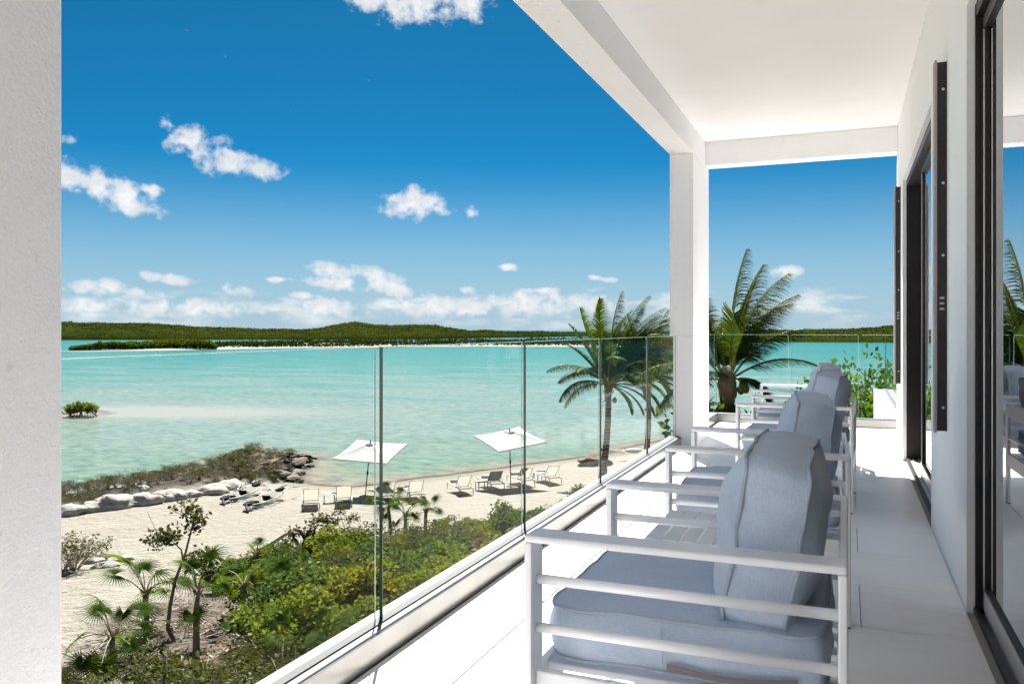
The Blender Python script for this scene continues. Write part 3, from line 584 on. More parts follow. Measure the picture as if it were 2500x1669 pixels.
# kerb shoe and glass railing along the sea
def kerb(name, label, x0, x1, y0, y1):
    t = thing(name, label, 'kerb')
    MB().box(x0, x1, y0, y1, FZ-.40, FZ+.104, .003).build('shoe', M['metal_satin'], t)
    return t
K1 = thing('railing_kerb', 'satin metal kerb holding the glass along the sea side', 'kerb')
MB().box(-1.70, XI, 1.178, 8.398, FZ-.40, FZ+.100, .003).build('shoe', M['metal_satin'], K1)
MB().box(-1.695, XI-.006, 1.18, 8.396, FZ+.101, FZ+.108, .002).build('cover_plate', M['channel'], K1)
MB().box(-1.640, -1.604, 1.18, 8.396, FZ+.109, FZ+.114).build('gasket', M['rubber'], K1)
K2 = thing('railing_kerb', 'satin metal kerb turning the far corner of the terrace', 'kerb')
MB().box(-1.70, XI, 9.402, 11.05, FZ-.40, FZ+.100, .003).box(XI+.001, .95, 10.93, 11.05, FZ-.40, FZ+.100, .003).build('shoe', M['metal_satin'], K2)
MB().box(-1.695, XI-.006, 9.405, 11.045, FZ+.101, FZ+.108, .002).box(XI-.005, .95, 10.936, 11.045, FZ+.101, FZ+.108, .002).build('cover_plate', M['channel'], K2)
def pane(a, b, label, group, axis='y', c=XG, z0=FZ+.112, z1=GT):
    t = thing('glass_panel', label, 'glass panel', group=group); th = .0065
    def bx(l0, l1, zz0, zz1, t0, t1):
        return MB().box(c+t0, c+t1, l0, l1, zz0, zz1) if axis == 'y' else MB().box(l0, l1, c+t0, c+t1, zz0, zz1)
    # two clear faces, dark green ends, bright top rim
    bx(a+.003, b-.003, z0, z1-.003, -th, th).build('pane', M['glass'], t)
    bx(a, a+.0028, z0, z1, -th, th).build('pane_edge', M['glass_edge'], t); bx(b-.0028, b, z0, z1, -.002, .002).build('pane_edge', M['glass_end'], t)
    bx(a+.003, b-.003, z1-.0028, z1, -th, th).build('top_edge', M['glass_top'], t)
gg = 'glass railing panels on the sea side'
js = [1.19, 2.645, 4.125, 5.60, 7.07, 8.385]
nm = ['clear glass railing panel nearest the left column', 'second clear glass railing panel from the left column, the first parasol behind its edge', 'clear glass railing panel with the second parasol behind it', 'clear glass railing panel in front of the two left palms', 'last clear glass railing panel before the far column']
for i in range(5): pane(js[i]+.02, js[i+1]-.02, nm[i], gg)
pane(9.42, 10.97, 'glass railing panel just beyond the far column, side on', gg)
pane(-1.60, -.70, 'far glass railing panel behind the back chairs, left one', gg, 'x', 10.985); pane(-.66, .12, 'far glass railing panel behind the back chairs, middle one', gg, 'x', 10.985); pane(.16, .90, 'far glass railing panel beside the house wall', gg, 'x', 10.985)
# white parapet of the neighbouring balcony beyond the far rail
t = thing('parapet', 'sunlit white parapet with its own glass, beyond the far railing', 'parapet')
MB().box(.44, .75, 12.0, 16.5, 2.5, FZ+.10, .004).build('wall', M['stucco'], t); MB().box(.60, .665, 12.05, 16.45, FZ+.101, FZ+.125).build('channel', M['channel'], t)
MB().box(.628, .640, 12.05, 16.45, FZ+.126, FZ+1.13).build('pane', M['glass'], t); MB().box(.628, .640, 16.452, 16.458, FZ+.126, FZ+1.13).build('pane_edge', M['glass_edge'], t)

# sliding doors
def door(label, y0, y1, leaves_, nm='sliding_door'):
    t = thing(nm, label, 'door'); z1 = FZ+2.575
    MB().box(.500, .62, y1-.028, y1-.002, FZ, z1).build('jamb', M['bronze'], t); MB().box(.500, .62, y0+.002, y0+.028, FZ, z1).build('jamb', M['bronze'], t)
    MB().box(.500, .62, y0+.051, y1-.051, z1-.06, z1).build('header', M['bronze'], t)
    s = MB().box(.495, .52, y0+.003, y1-.003, FZ+.0, FZ+.022).build('sill_edge', M['bronze'], t)
    MB().box(.521, .66, y0+.051, y1-.051, FZ-.001, FZ+.010).build('track', M['silver'], t); MB().box(.545, .550, y0+.051, y1-.051, FZ+.011, FZ+.024).box(.60, .605, y0+.051, y1-.051, FZ+.011, FZ+.024).build('track_rail', M['silver'], t)
    for (a, b, x, edge) in leaves_:
        st = .042
        MB().box(x, x+.035, a, a+st, FZ+.03, z1-.065, .003).build('stile', M['bronze'], t); MB().box(x, x+.035, b-st, b, FZ+.03, z1-.065, .003).build('stile', M['bronze'], t)
        MB().box(x-.003, x+.002, b-st-.010, b-st-.001, FZ+.12, z1-.13).build('trim', M['silver'], t)
        MB().box(x, x+.035, a+st, b-st, FZ+.03, FZ+.115).build('bottom_rail', M['silver'], t); MB().box(x+.002, x+.033, a+st, b-st, FZ+.1155, FZ+.126).build('glazing_bead', M['rubber'], t)
        MB().box(x, x+.035, a+st, b-st, z1-.125, z1-.066).build('top_rail', M['bronze'], t)
        MB().box(x+.014, x+.020, a+st, b-st, FZ+.1265, z1-.1255).build('pane', M['door_glass'], t)
    return t
door('large sliding glass door at the right edge, mirroring the chairs', 1.302, 3.983, [(2.58, 3.945, .524, 1), (1.36, 2.64, .575, 1)])
door('far sliding glass door standing part open in the house wall', 5.602, 8.388, [(5.66, 7.35, .548, 1), (6.2, 7.72, .598, 1)])
def shutter(y, label):
    t = thing('shutter_track', label, 'shutter track', group='dark storm shutter tracks on the wall')
    z0, z1 = FZ+.68, FZ+2.57
    MB().box(XW-.045, XW-.001, y, y+.012, z0, z1).build('side_plate', M['bronze'], t); MB().box(XW-.058, XW-.0455, y-.004, y+.085, z0-.01, z1+.012, .002).build('face_plate', M['taupe'], t)
    for zc in (z0+.12, z0+.9, z1-.62, z1-.14): MB().tube([(XW-.018, y-.004, zc), (XW-.018, y+.001, zc)], .007, 10).build('screw', M['silver'], t)
    for zc in (z0+.62, z0+1.44):
        for k in range(3): MB().box(XW-.034, XW-.012, y-.0012, y+.002, zc+k*.028, zc+k*.028+.011).build('slot', M['white_paint'] if zc < z0+1 else M['rubber'], t)
shutter(4.73, 'dark shutter track on the wall beside the near glass door'); shutter(8.70, 'dark shutter track at the far end of the house wall')
# ------------------------------------------------------------------ armchairs
def tube_loop(mb, pts, r, n=6):                              # closed tube
    pts = [Vector(p) for p in pts]; m = len(pts); vs = []; prev = None
    for i, p in enumerate(pts):
        t = (pts[(i+1) % m]-pts[i-1]).normalized(); a = t.orthogonal().normalized() if prev is None else (prev-t*prev.dot(t)).normalized(); prev = a; b = t.cross(a)
        vs += [p+(a*math.cos(2*math.pi*k/n)+b*math.sin(2*math.pi*k/n))*r for k in range(n)]
    fs = [(i*n+k, i*n+(k+1) % n, ((i+1) % m)*n+(k+1) % n, ((i+1) % m)*n+k) for i in range(m) for k in range(n)]
    mb.add(vs, fs, True)
def cushion(seed, L, Wd, T, top_b, bot_b, side_b, wr, nn=22):
    """soft box cushion: L along x, Wd along y, T thick; returns the body and the two piping loops"""
    rr = np.random.default_rng(seed); ph = rr.random(8)*6.28; n = nn
    def rim(t, z):                                           # rounded rectangle rim, t in 0..1, with slack along the sides
        per = [(-1, -1), (1, -1), (1, 1), (-1, 1)]
        k = int(t*4) % 4; u = t*4-int(t*4); a = per[k]; b = per[(k+1) % 4]
        x = a[0]+(b[0]-a[0])*u; y = a[1]+(b[1]-a[1])*u
        s = max(abs(x), abs(y)); ang_ = math.atan2(y, x); rad_ = (abs(math.cos(ang_))**7+abs(math.sin(ang_))**7)**(-1/7)
        x, y = math.cos(ang_)*rad_, math.sin(ang_)*rad_
        sag = 1-.028*(1-(2*u-1)**2)
        wob = .0022*math.sin(9*6.28*t+ph[0])+.0012*math.sin(17*6.28*t+ph[1])
        return x*L/2*sag, y*Wd/2*sag, z+wob*wr+.006*math.sin(6.28*t*2+ph[2])*wr
    m = 96; ht = T*.36; mb = MB(); rows_ = []
    bt = [rim(i/m, ht) for i in range(m)]; bb = [rim(i/m, -ht) for i in range(m)]
    def cap(rm, sgn, bulge):
        vs = []; K = 12
        for k in range(K+1):
            s = 1-k/K
            for i, (x, y, z) in enumerate(rm):
                px, py = x*s, y*s; q = (1-s**2.6)
                zz = z*s+sgn*ht*(1-s)+sgn*bulge*q
                zz += wr*.004*math.sin(px*23+py*9+ph[3])*(s*(1-s)*4)+wr*.0035*math.sin(py*31-px*12+ph[4])*(s*(1-s)*4)
                d = math.hypot(px, py); zz += sgn*wr*.0025*math.sin(i/m*6.28*19+ph[5])*max(0, s-.55)*2*(1 if s < 1 else 0)
                vs.append((px, py, zz))
        fs = []
        for k in range(K):
            for i in range(m):
                a, b, c, d = k*m+i, k*m+(i+1) % m, (k+1)*m+(i+1) % m, (k+1)*m+i
                fs.append((a, b, c, d) if sgn > 0 else (a, d, c, b))
        mb.add(vs, fs, True)
    cap(bt, 1, top_b); cap(bb, -1, bot_b)
    vs = []; K = 8
    for k in range(K+1):
        s = k/K
        for i in range(m):
            x0, y0, z0 = bb[i]; x1, y1, z1 = bt[i]; q = math.sin(math.pi*s)*side_b; l = math.hypot(x0, y0)
            x, y, z = x0+(x1-x0)*s, y0+(y1-y0)*s, z0+(z1-z0)*s; w = wr*.003*math.sin(i*1.9+ph[6])*math.sin(math.pi*s)+wr*.003*math.sin(i*.7+s*5+ph[7])
            vs.append((x+x/l*(q+w), y+y/l*(q+w), z))
    mb.add(vs, [(k*m+i, k*m+(i+1) % m, (k+1)*m+(i+1) % m, (k+1)*m+i) for k in range(K) for i in range(m)], True)
    pm = MB(); tube_loop(pm, [(x*1.006, y*1.006, z) for x, y, z in bt], .0052); tube_loop(pm, [(x*1.006, y*1.006, z) for x, y, z in bb], .0052)
    return mb, pm
AW, AD, AH = .83, .745, .69                                  # armchair width, depth, arm height
def flat_bar(mb, x0, x1, y0, y1, z0, z1): mb.box(x0, x1, y0, y1, z0, z1, .004)
seatm = [cushion(s, .69, .665, .175, .035, .020, .012, 1.0) for s in (1, 2)]
backm = [cushion(s, .425, .64, .20, .068, .060, .012, 1.2) for s in (5, 6, 7, 8)]
seat_me = [(a.mesh('seat_cushion', M['fabric']), b.mesh('piping', M['piping'])) for a, b in seatm]
back_me = [(a.mesh('back_cushion', M['fabric']), b.mesh('piping', M['piping'])) for a, b in backm]
fm = {}
def frame_meshes():
    t = .019; w = .085
    m = MB(); flat_bar(m, -AD, -AD+t, 0, w, .006, AH-t); fm['front_post'] = m.mesh('front_post', M['frame'])
    m = MB(); flat_bar(m, -t, 0, 0, w, .006, AH-t); fm['back_post'] = m.mesh('back_post', M['frame'])
    m = MB(); m.box(-AD, 0, 0, w, AH-t+.0002, AH, .006); fm['armrest'] = m.mesh('armrest', M['frame'])
    for nm_, z in (('upper_bar', .572), ('lower_bar', .450)):
        m = MB(); m.tube([(-AD+t+.0005, w*.5, z), (-t-.0005, w*.5, z)], .0125, 12); fm[nm_] = m.mesh('side_bar', M['frame'])
    m = MB(); flat_bar(m, -AD+t+.0005, -t-.0005, .03, .05, .29, .345); fm['seat_rail'] = m.mesh('seat_rail', M['frame'])
    m = MB(); flat_bar(m, -AD+.001, -AD+.02, w+.001, AW-w-.001, .255, .345); fm['front_apron'] = m.mesh('front_apron', M['frame'])
    m = MB(); flat_bar(m, -.02, -.001, w+.001, AW-w-.001, .255, .345); fm['back_apron'] = m.mesh('back_apron', M['frame'])
    m = MB(); flat_bar(m, -.02, -.001, w+.001, AW-w-.001, AH-.09, AH-.001); fm['back_rail'] = m.mesh('back_rail', M['frame'])
    m = MB(); m.tube([(-.012, w+.001, .45), (-.012, AW-w-.001, .45)], .0115, 10); fm['back_bar'] = m.mesh('back_bar', M['frame'])
    m = MB(); flat_bar(m, -AD+.022, -.022, 0, .05, .318, .336); fm['slat'] = m.mesh('seat_slat', M['frame'])
    m = MB(); m.box(-.0175, -.0015, .002, .083, 0, .0058); fm['foot'] = m.mesh('foot_pad', M['plastic_foot'])
frame_meshes()
def armchair(label, y, x=0.0, rz=0.0, bi=0, tilt=0.0, slip=0.0, zipper=False):
    t = thing('armchair', label, 'armchair', (x, y, FZ), rz, 'grey armchairs in a row on the terrace')
    for yy in (0, AW-.085):
        f = obj('front_post', fm['front_post'], t, (0, yy, 0)); obj('foot_pad', fm['foot'], f, (-AD+.019, 0, 0))
        f = obj('back_post', fm['back_post'], t, (0, yy, 0)); obj('foot_pad', fm['foot'], f)
        obj('armrest', fm['armrest'], t, (0, yy, 0)); obj('side_bar', fm['upper_bar'], t, (0, yy, 0)); obj('side_bar', fm['lower_bar'], t, (0, yy, 0))
    obj('seat_rail', fm['seat_rail'], t, (0, 0, 0)); obj('seat_rail', fm['seat_rail'], t, (0, AW-.08, 0))
    obj('front_apron', fm['front_apron'], t); obj('back_apron', fm['back_apron'], t); obj('back_rail', fm['back_rail'], t); obj('back_bar', fm['back_bar'], t)
    for k in range(6): obj('seat_slat', fm['slat'], t, (0, .115+k*.11, 0))
    s = obj('seat_cushion', seat_me[bi % 2][0], t, (-AD/2-.012, AW/2, .430), (R(.6), R(-1.5), 0)); obj('piping', seat_me[bi % 2][1], s)
    b = obj('back_cushion', back_me[bi][0], t, (-.182+slip, AW/2+.005, .685), (0, 0, 0)); b.rotation_euler = Euler((R(2*math.sin(bi*2.1)), R(-(90-9-tilt)), 0)); obj('piping', back_me[bi][1], b)
    if zipper:
        zm = MB(); pts = [(-.02+.30*i/14, -.3445-.006*math.sin(math.pi*i/14), -.036-.012*math.sin(math.pi*i/14)) for i in range(15)]
        vs = []; 
        for x_, y_, z_ in pts: vs += [(x_, y_, z_-.008), (x_, y_-.003, z_), (x_, y_, z_+.008)]
        zm.add(vs, [f for i in range(14) for f in ((i*3, i*3+3, i*3+4, i*3+1), (i*3+1, i*3+4, i*3+5, i*3+2))], True); zm.build('zip', M['zip'], s)
        sm = MB(); sm.tube([(-.03, -.3435, -.058), (-.03, -.3465, -.0), (-.03, -.3435, .058)], .0015, 5).build('seam', M['piping'], s)
    return t
armchair('nearest grey armchair with blue grey cushions, beside the glass railing', 1.90, 0.0, 0, 0, 0, 0, True)
armchair('second nearest grey armchair, just past the slatted side table', 3.56, .012, R(1.4), 1, -2, .012)
armchair('third armchair from the viewer, level with the far column, blue grey cushions', 5.78, .03, R(-2), 2, 2, .0)
armchair('farthest grey armchair, nearest the end railing', 7.24, .0, R(1.2), 3, -1, .015)
def side_table(label, y, x0):
    t = thing('side_table', label, 'side table', (x0, y, FZ), 0, 'white slatted side tables between the armchairs'); s = .50; h = .45
    n = 8; w = s/n
    sl = MB().box(.0, w-.007, 0, s, h-.016, h, .002).mesh('slat', M['frame'])
    for k in range(n): obj('slat', sl, t, (k*w, 0, 0))
    MB().box(.0, s-.007, .0, .03, h-.05, h-.0165).build('rail', M['frame'], t); MB().box(.0, s-.007, s-.03, s, h-.05, h-.0165).build('rail', M['frame'], t)
    lg = MB().box(0, .018, 0, .075, 0, h-.051, .003).mesh('leg', M['frame'])
    for a in (.0, s-.027):
        for b in (.02, s-.095): obj('leg', lg, t, (a, b, 0))
side_table('white slatted side table between the two nearest armchairs', 2.92, -.68)
side_table('white slatted side table between the two farthest armchairs', 6.72, -.68)

# ------------------------------------------------------------------ beach loungers, tables, parasols
def lounger_meshes():
    L_, w = 1.92, .66; d = {}
    m = MB()                                                 # x runs from the head (0) to the feet (L)
    for yy in (-w/2, w/2): m.box(.0, L_, yy-.0175, yy+.0175, .29, .325, .004)
    m.box(.0, .035, -w/2+.018, w/2-.018, .29, .325, .004); m.box(L_-.035, L_, -w/2+.018, w/2-.018, .29, .325, .004); m.box(.62, .65, -w/2+.018, w/2-.018, .285, .315)
    d['frame'] = m.mesh('frame', M['white_paint'])
    m = MB(); m.tube([(0, 0, .30), (-.05, 0, .0)], [.023, .020], 8); d['leg'] = m.mesh('leg', M['white_paint'])
    m = MB(); a = R(48); bl = .74
    def bp(s, yy, o=0): return (.66-math.cos(a)*s-math.sin(a)*o*0, yy, .325+math.sin(a)*s+o)
    m.tube([bp(0, -w/2+.02), bp(bl, -w/2+.02)], .017, 8); m.tube([bp(0, w/2-.02), bp(bl, w/2-.02)], .017, 8); m.tube([bp(bl, -w/2+.02), bp(bl, w/2-.02)], .015, 8); m.tube([bp(.40, -w/2+.02), (.18, -w/2+.03, .30)], .010, 6); m.tube([bp(.40, w/2-.02), (.18, w/2-.03, .30)], .010, 6)
    d['back_frame'] = m.mesh('back_frame', M['white_paint'])
    m = MB(); vs = []; K = 10
    for k in range(K+1):
        for j in range(7):
            yy = -w/2+.02+(w-.04)*j/6; s = .01+(bl-.03)*k/K; q = -.03*math.sin(math.pi*j/6)*math.sin(math.pi*(.15+.85*k/K))
            p = Vector(bp(s, yy))+Vector((-math.sin(a), 0, -math.cos(a)))*-q*1.0; vs.append((p.x, p.y, p.z+.004))
    m.add(vs, [(k*7+j, k*7+j+1, (k+1)*7+j+1, (k+1)*7+j) for k in range(K) for j in range(6)], True); d['back_sling'] = m.mesh('back_sling', M['sling'])
    m = MB(); vs = []
    for k in range(K+1):
        for j in range(7): vs.append((.67+(L_-.71)*k/K, -w/2+.019+(w-.038)*j/6, .318-.025*math.sin(math.pi*j/6)*math.sin(math.pi*k/K)))
    m.add(vs, [(k*7+j, k*7+j+1, (k+1)*7+j+1, (k+1)*7+j) for k in range(K) for j in range(6)], True); d['seat_sling'] = m.mesh('seat_sling', M['sling'])
    m = MB(); m.tube([(0, -.24, 0), (0, .24, 0)], .065, 14); d['towel'] = m.mesh('towel', M['towel'])
    return d
LM = lounger_meshes()
def lounger(label, px, py, head):                            # head: degrees the feet point left of the terrace axis
    p = hit(px, py); rz = R(90+head); t = thing('beach_lounger', label, 'lounger', (p.x, p.y, p.z), rz, 'sun loungers on the sand', .88)
    obj('frame', LM['frame'], t); obj('back_frame', LM['back_frame'], t); obj('back_sling', LM['back_sling'], t); obj('seat_sling', LM['seat_sling'], t)
    for (x, s) in ((.05, 1), (1.87, -1)):
        for yy in (-.33, .33): obj('leg', LM['leg'], t, (x, yy, 0), None, (s, 1, 1))
    q = Matrix.Rotation(rz, 3, 'Z') @ Vector((1.48, 0, 0))
    tw = obj('rolled_towel', LM['towel'], None, (p.x+q.x, p.y+q.y, p.z+.335), (0, 0, rz), .88); tag(tw, 'rolled blue striped towel on the foot of the '+label.split(',')[0].replace('cream ', ''), 'towel', 'rolled towels on the loungers')
lounger('leftmost beach lounger, beside the kayaks', 760, 1246, 37); lounger('second lounger from the left, close by the boulder', 840, 1239, 35)
lounger('third lounger from the left, right of the first parasol', 950, 1227, 41); lounger('fourth lounger from the left, above the fan palms', 1020, 1224, 41)
lounger('fifth lounger from the left, left of the second parasol pole', 1139, 1209, 44); lounger('sixth lounger from the left, shaded by the second parasol', 1216, 1197, 44)
lounger('second lounger from the right, right of the second parasol pole', 1291, 1188, 46); lounger('rightmost beach lounger, nearest the palms', 1357, 1182, 46)
def beach_table(label, px, py, head):
    p = hit(px, py); t = thing('beach_table', label, 'table', (p.x, p.y, p.z), R(90+head), 'small white tables between the loungers', .88); s = .24; h = .43
    n = 6
    sl = MB().box(-s, s, 0, .072, h-.02, h, .003).mesh('slat', M['white_paint'])
    for k in range(n): obj('slat', sl, t, (0, -s+k*.0816, 0))
    lg = MB().box(-.02, .02, -.02, .02, 0, h-.021, .003).mesh('leg', M['white_paint'])
    for a in (-1, 1):
        for b in (-1, 1): obj('leg', lg, t, (a*(s-.02), b*(s-.02), 0))
beach_table('small white table between the two leftmost loungers', 804, 1228, 36); beach_table('small white table between the third and fourth loungers from the left', 985, 1215, 41)
beach_table('small white table left of the second parasol pole', 1176, 1196, 44); beach_table('small white table between the two rightmost loungers', 1318, 1175, 46)
def parasol(label, px, py, hub, yaw, tilt_az, size):
    p = hit(px, py); top = atd(hub[0], hub[1], (-SA*p.x+CA*p.y)); t = thing('parasol', label, 'parasol', (p.x, p.y, p.z), 0, 'white square parasols on the beach')
    v = Vector((top.x-p.x, top.y-p.y, top.z-p.z)); h = v.length
    MB().tube([(0, 0, -.1), v*.42, v*.9], .021, 10).build('pole', M['black'], t)
    MB().tube([v*.40, v*.42, v*.46, v*.48], [.024, .040, .040, .024], 10).build('crank_housing', M['black'], t)
    MB().tube([(0, 0, 0), (0, 0, .04)], [.20, .18], 16).build('base_plate', M['black'], t)
    # canopy: four sagging panels from hub to hem
    q = Matrix.Rotation(tilt_az, 3, 'Z') @ Matrix.Rotation(R(12), 3, 'X') @ Matrix.Rotation(-tilt_az, 3, 'Z') @ Matrix.Rotation(yaw, 3, 'Z')
    s = size/2; rise = s*math.tan(R(18)); n = 14; apex = v.copy(); pan = []
    def cp(u, w_):                                           # u along the hem (-1..1), w from hub (0) to hem (1), panel facing -y
        x = u*w_*s; y = -w_*s; sag = .10*(1-u*u)*w_*(1-w_)*1.4+.02*(1-u*u)*w_
        y *= 1-.05*(1-u*u)*w_; return Vector((x, y, -rise*w_-sag))
    for k in range(4):
        rot = Matrix.Rotation(k*math.pi/2, 3, 'Z'); m = MB()
        vs = [apex+q @ (rot @ cp(-1+2*i/n, .04+.96*j/n)) for j in range(n+1) for i in range(n+1)]
        m.add(vs, [(j*(n+1)+i, (j+1)*(n+1)+i, (j+1)*(n+1)+i+1, j*(n+1)+i+1) for j in range(n) for i in range(n)], True)
        vs = [apex+q @ (rot @ cp(-1+2*i/n, 1))+Vector((0, 0, -.0)) for i in range(n+1)]; vs += [a+q @ Vector((0, 0, -.05)) for a in vs]
        m.add(vs, [(i, n+1+i, n+2+i, i+1) for i in range(n)], True)
        pan.append(m.build('canopy_panel', M['canvas'], t))
        MB().tube([apex+q @ (rot @ (Vector((-w_*s, -w_*s, -rise*w_-.03)))) for w_ in (.03, .5, .97)], .009, 6).build('rib', M['black'], t)
    m = MB(); vs = [apex+q @ (Matrix.Rotation(k*math.pi/2, 3, 'Z') @ Vector((-.16, -.16, -.035))) for k in range(4)]+[apex+q @ Vector((0, 0, .045))]
    m.add(vs, [(0, 1, 4), (1, 2, 4), (2, 3, 4), (3, 0, 4)]).build('vent_cap', M['canvas'], t)
    MB().tube([apex+q @ Vector((0, 0, .03)), apex+q @ Vector((0, 0, .10))], [.03, .022], 10).build('finial', M['black'], t)
parasol('white square parasol leaning over the left loungers, boulder at its foot', 891, 1213, (905, 1079), R(8), R(20), 2.3)
parasol('white square parasol over the right loungers, pole upright in sand', 1247, 1188, (1244, 1050), R(52), R(20), 2.3)

# ------------------------------------------------------------------ clear kayaks
def kayak(label, a, b):
    pa = hit(*a, up=.38); pb = hit(*b, up=.38); v = pb-pa; Lk = 3.35; c = (pa+pb)/2; g = tz1(c.x, c.y)
    t = thing('clear_kayak', label, 'kayak', (c.x, c.y, g), math.atan2(v.y, v.x), 'clear kayaks on the sand', (1, .92, .82)); n = 25; h = .30
    def half(s): return .40*max(0, 1-abs(s)**2.3)**.75
    def gz(s): return h+.10*abs(s)**3
    m = MB(); vs = []; K = 12
    for i in range(n+1):
        s = -1+2*i/n
        for k in range(K+1):
            th = math.pi*k/K; y = -math.cos(th)*half(s); z = gz(s)-math.sin(th)**.55*(gz(s)-.03-.22*abs(s)**4); vs.append((s*Lk/2*.985, y, z))
    m.add(vs, [(i*(K+1)+k, (i+1)*(K+1)+k, (i+1)*(K+1)+k+1, i*(K+1)+k+1) for i in range(n) for k in range(K)], True); m.build('hull', M['poly'], t)
    m = MB(); loop = [(-1+2*i/40)for i in range(41)]; tube_loop(m, [(s*Lk/2, half(s)+.005, gz(s)) for s in loop]+[(s*Lk/2, -half(s)-.005, gz(s)) for s in loop[::-1][1:-1]], .016, 8); m.build('gunwale', M['silver'], t)
    MB().tube([(-Lk/2*.8, 0, .075), (Lk/2*.8, 0, .075)], .014, 8).build('keel_tube', M['silver'], t)
    for s in (-.48, .22): MB().tube([(s*Lk/2, y, gz(s)-math.sin(math.acos(max(-1, min(1, y/half(s)))))**.55*(gz(s)-.05)) for y in np.linspace(-half(s)*.98, half(s)*.98, 11)], .011, 6).build('cross_rib', M['silver'], t)
    for s in (-.83, .83): MB().ellipsoid((s*Lk/2*.98, 0, gz(s)+.02), (.30, .185, .105), 18, 10).build('end_float', M['black_fab'], t)
    for s in (-.42, .16):
        st = MB(); x = s*Lk/2; st.box(x-.02, x+.36, -.19, .19, .13, .18, .02); st.build('seat', M['black_fab'], t)
        bk = MB(); vs = []; 
        for k in range(5):
            for j in range(7): yy = -.2+.4*j/6; vs.append((x-.05-.14*k/4+.06*(1-(yy/.2)**2)*-1, yy*(1-.15*k/4), .13+.27*k/4))
        bk.add(vs, [(k*7+j, k*7+j+1, (k+1)*7+j+1, (k+1)*7+j) for k in range(4) for j in range(6)], True); vs2 = [(x_-.03, y_, z_) for x_, y_, z_ in vs]; bk.add(vs2, [(k*7+j, (k+1)*7+j, (k+1)*7+j+1, k*7+j+1) for k in range(4) for j in range(6)], True)
        bk.build('seat_back', M['black_fab'], t)
    return t, c, g, math.atan2(v.y, v.x)
def paddle(label, k, p0, p1):
    t, c, g, rz = k; Rm = Matrix.Rotation(rz, 3, 'Z'); a = Rm @ Vector(p0)+Vector((c.x, c.y, g)); b = Rm @ Vector(p1)+Vector((c.x, c.y, g)); d = (b-a).normalized()
    e = thing('paddle', label, 'paddle', a, 0, 'paddles with the kayaks'); v = b-a
    MB().tube([v*.12, v*.40], .014, 8).build('shaft', M['silver'], e); MB().tube([v*.401, v*.60], .016, 8).build('grip', M['black'], e); MB().tube([v*.601, v*.88], .014, 8).build('shaft', M['silver'], e)
    s = d.cross(Vector((0, 0, 1))).normalized()
    for (f0, f1) in ((.13, -.08), (.87, 1.08)):
        m = MB(); vs = []
        for k in range(7):
            q = f0+(f1-f0)*k/6; w = .085*math.sin(math.pi*min(.93, .12+.85*k/6))**.6; pt = v*q; vs += [pt-s*w+Vector((0, 0, .012)), pt+Vector((0, 0, .0)), pt+s*w+Vector((0, 0, .012))]
        vs += [Vector(x)-Vector((0, 0, .008)) for x in vs]
        m.add(vs, [f for k in range(6) for f in ((k*3, k*3+3, k*3+4, k*3+1), (k*3+1, k*3+4, k*3+5, k*3+2), (21+k*3, 21+k*3+1, 21+k*3+4, 21+k*3+3), (21+k*3+1, 21+k*3+2, 21+k*3+5, 21+k*3+4))], True); m.build('blade', M['black'], e)
k1 = kayak('clear kayak nearer the white boulders, black end floats', (501, 1219), (664, 1180)); k2 = kayak('clear kayak nearer the loungers, black end floats', (570, 1231), (713, 1188))
paddle('paddle lying lengthwise across the kayak nearer the boulders', k1, (-.75, -.1, .47), (1.05, .30, .50)); paddle('paddle lying lengthwise across the kayak nearer the loungers', k2, (-.6, .15, .47), (1.2, -.28, .49))
paddle('second paddle in the kayak nearer the boulders, slanted', k1, (-.2, .28, .46), (1.45, -.20, .52)); paddle('paddle sticking out past the right end of the nearer-lounger kayak', k2, (.45, .22, .46), (1.95, -.45, .30))
def skid(label, k, y):
    t, c, g, rz = k; e = thing('kayak_prop', label, 'prop', (c.x, c.y, g), rz, 'dark props under the kayak ends'); m = MB(); m.tube([(-1.62, y, .36), (-2.12, y-.34, .02)], [.05, .042], 6); m.build('plank', M['black'], e); MB().box(-1.68, -1.42, y-.09, y+.09, .30, .37, .01).build('bracket', M['black'], e)
skid('dark plank propping the end of the kayak nearer the boulders', k1, 0); skid('dark plank propping the end of the kayak nearer the loungers', k2, 0)
# ------------------------------------------------------------------ rocks
def rock_mesh(seed, mat, rough=.5, flat=.6, sub=3, cells=0.0):
    bm = bmesh.new(); bmesh.ops.create_icosphere(bm, subdivisions=sub, radius=1); rr = random.Random(seed); off = Vector((rr.random()*50, rr.random()*50, rr.random()*50))
    from mathutils import noise as mn
    for v in bm.verts:
        d = v.co.normalized(); k = 1+rough*(mn.fractal(d*1.3+off, 1, 2, 4))*.9+rough*.3*mn.noise(d*4+off)
        if cells: k += cells*(mn.cell(d*3.1+off)-.5)
        v.co = d*k; v.co.z = v.co.z*flat
    me = bpy.data.meshes.new('rock'); bm.to_mesh(me); bm.free(); me.materials.append(mat); me.polygons.foreach_set('use_smooth', [cells == 0]*len(me.polygons)); return me
WR = [rock_mesh(s, M['limestone'], .42, .62) for s in (1, 2, 3, 4, 5)]
names9 = ['white limestone boulder at the left end of the row', 'white boulder second from the left in the row edging the spit', 'long white boulder third from the left in the row', 'big white boulder fourth from the left, a small stone on it', 'flat white boulder fifth from the left in the row', 'rounded white boulder third from the right end of the row', 'wide white boulder second from the right end of the row', 'white boulder at the right end of the row, nearest the kayaks']
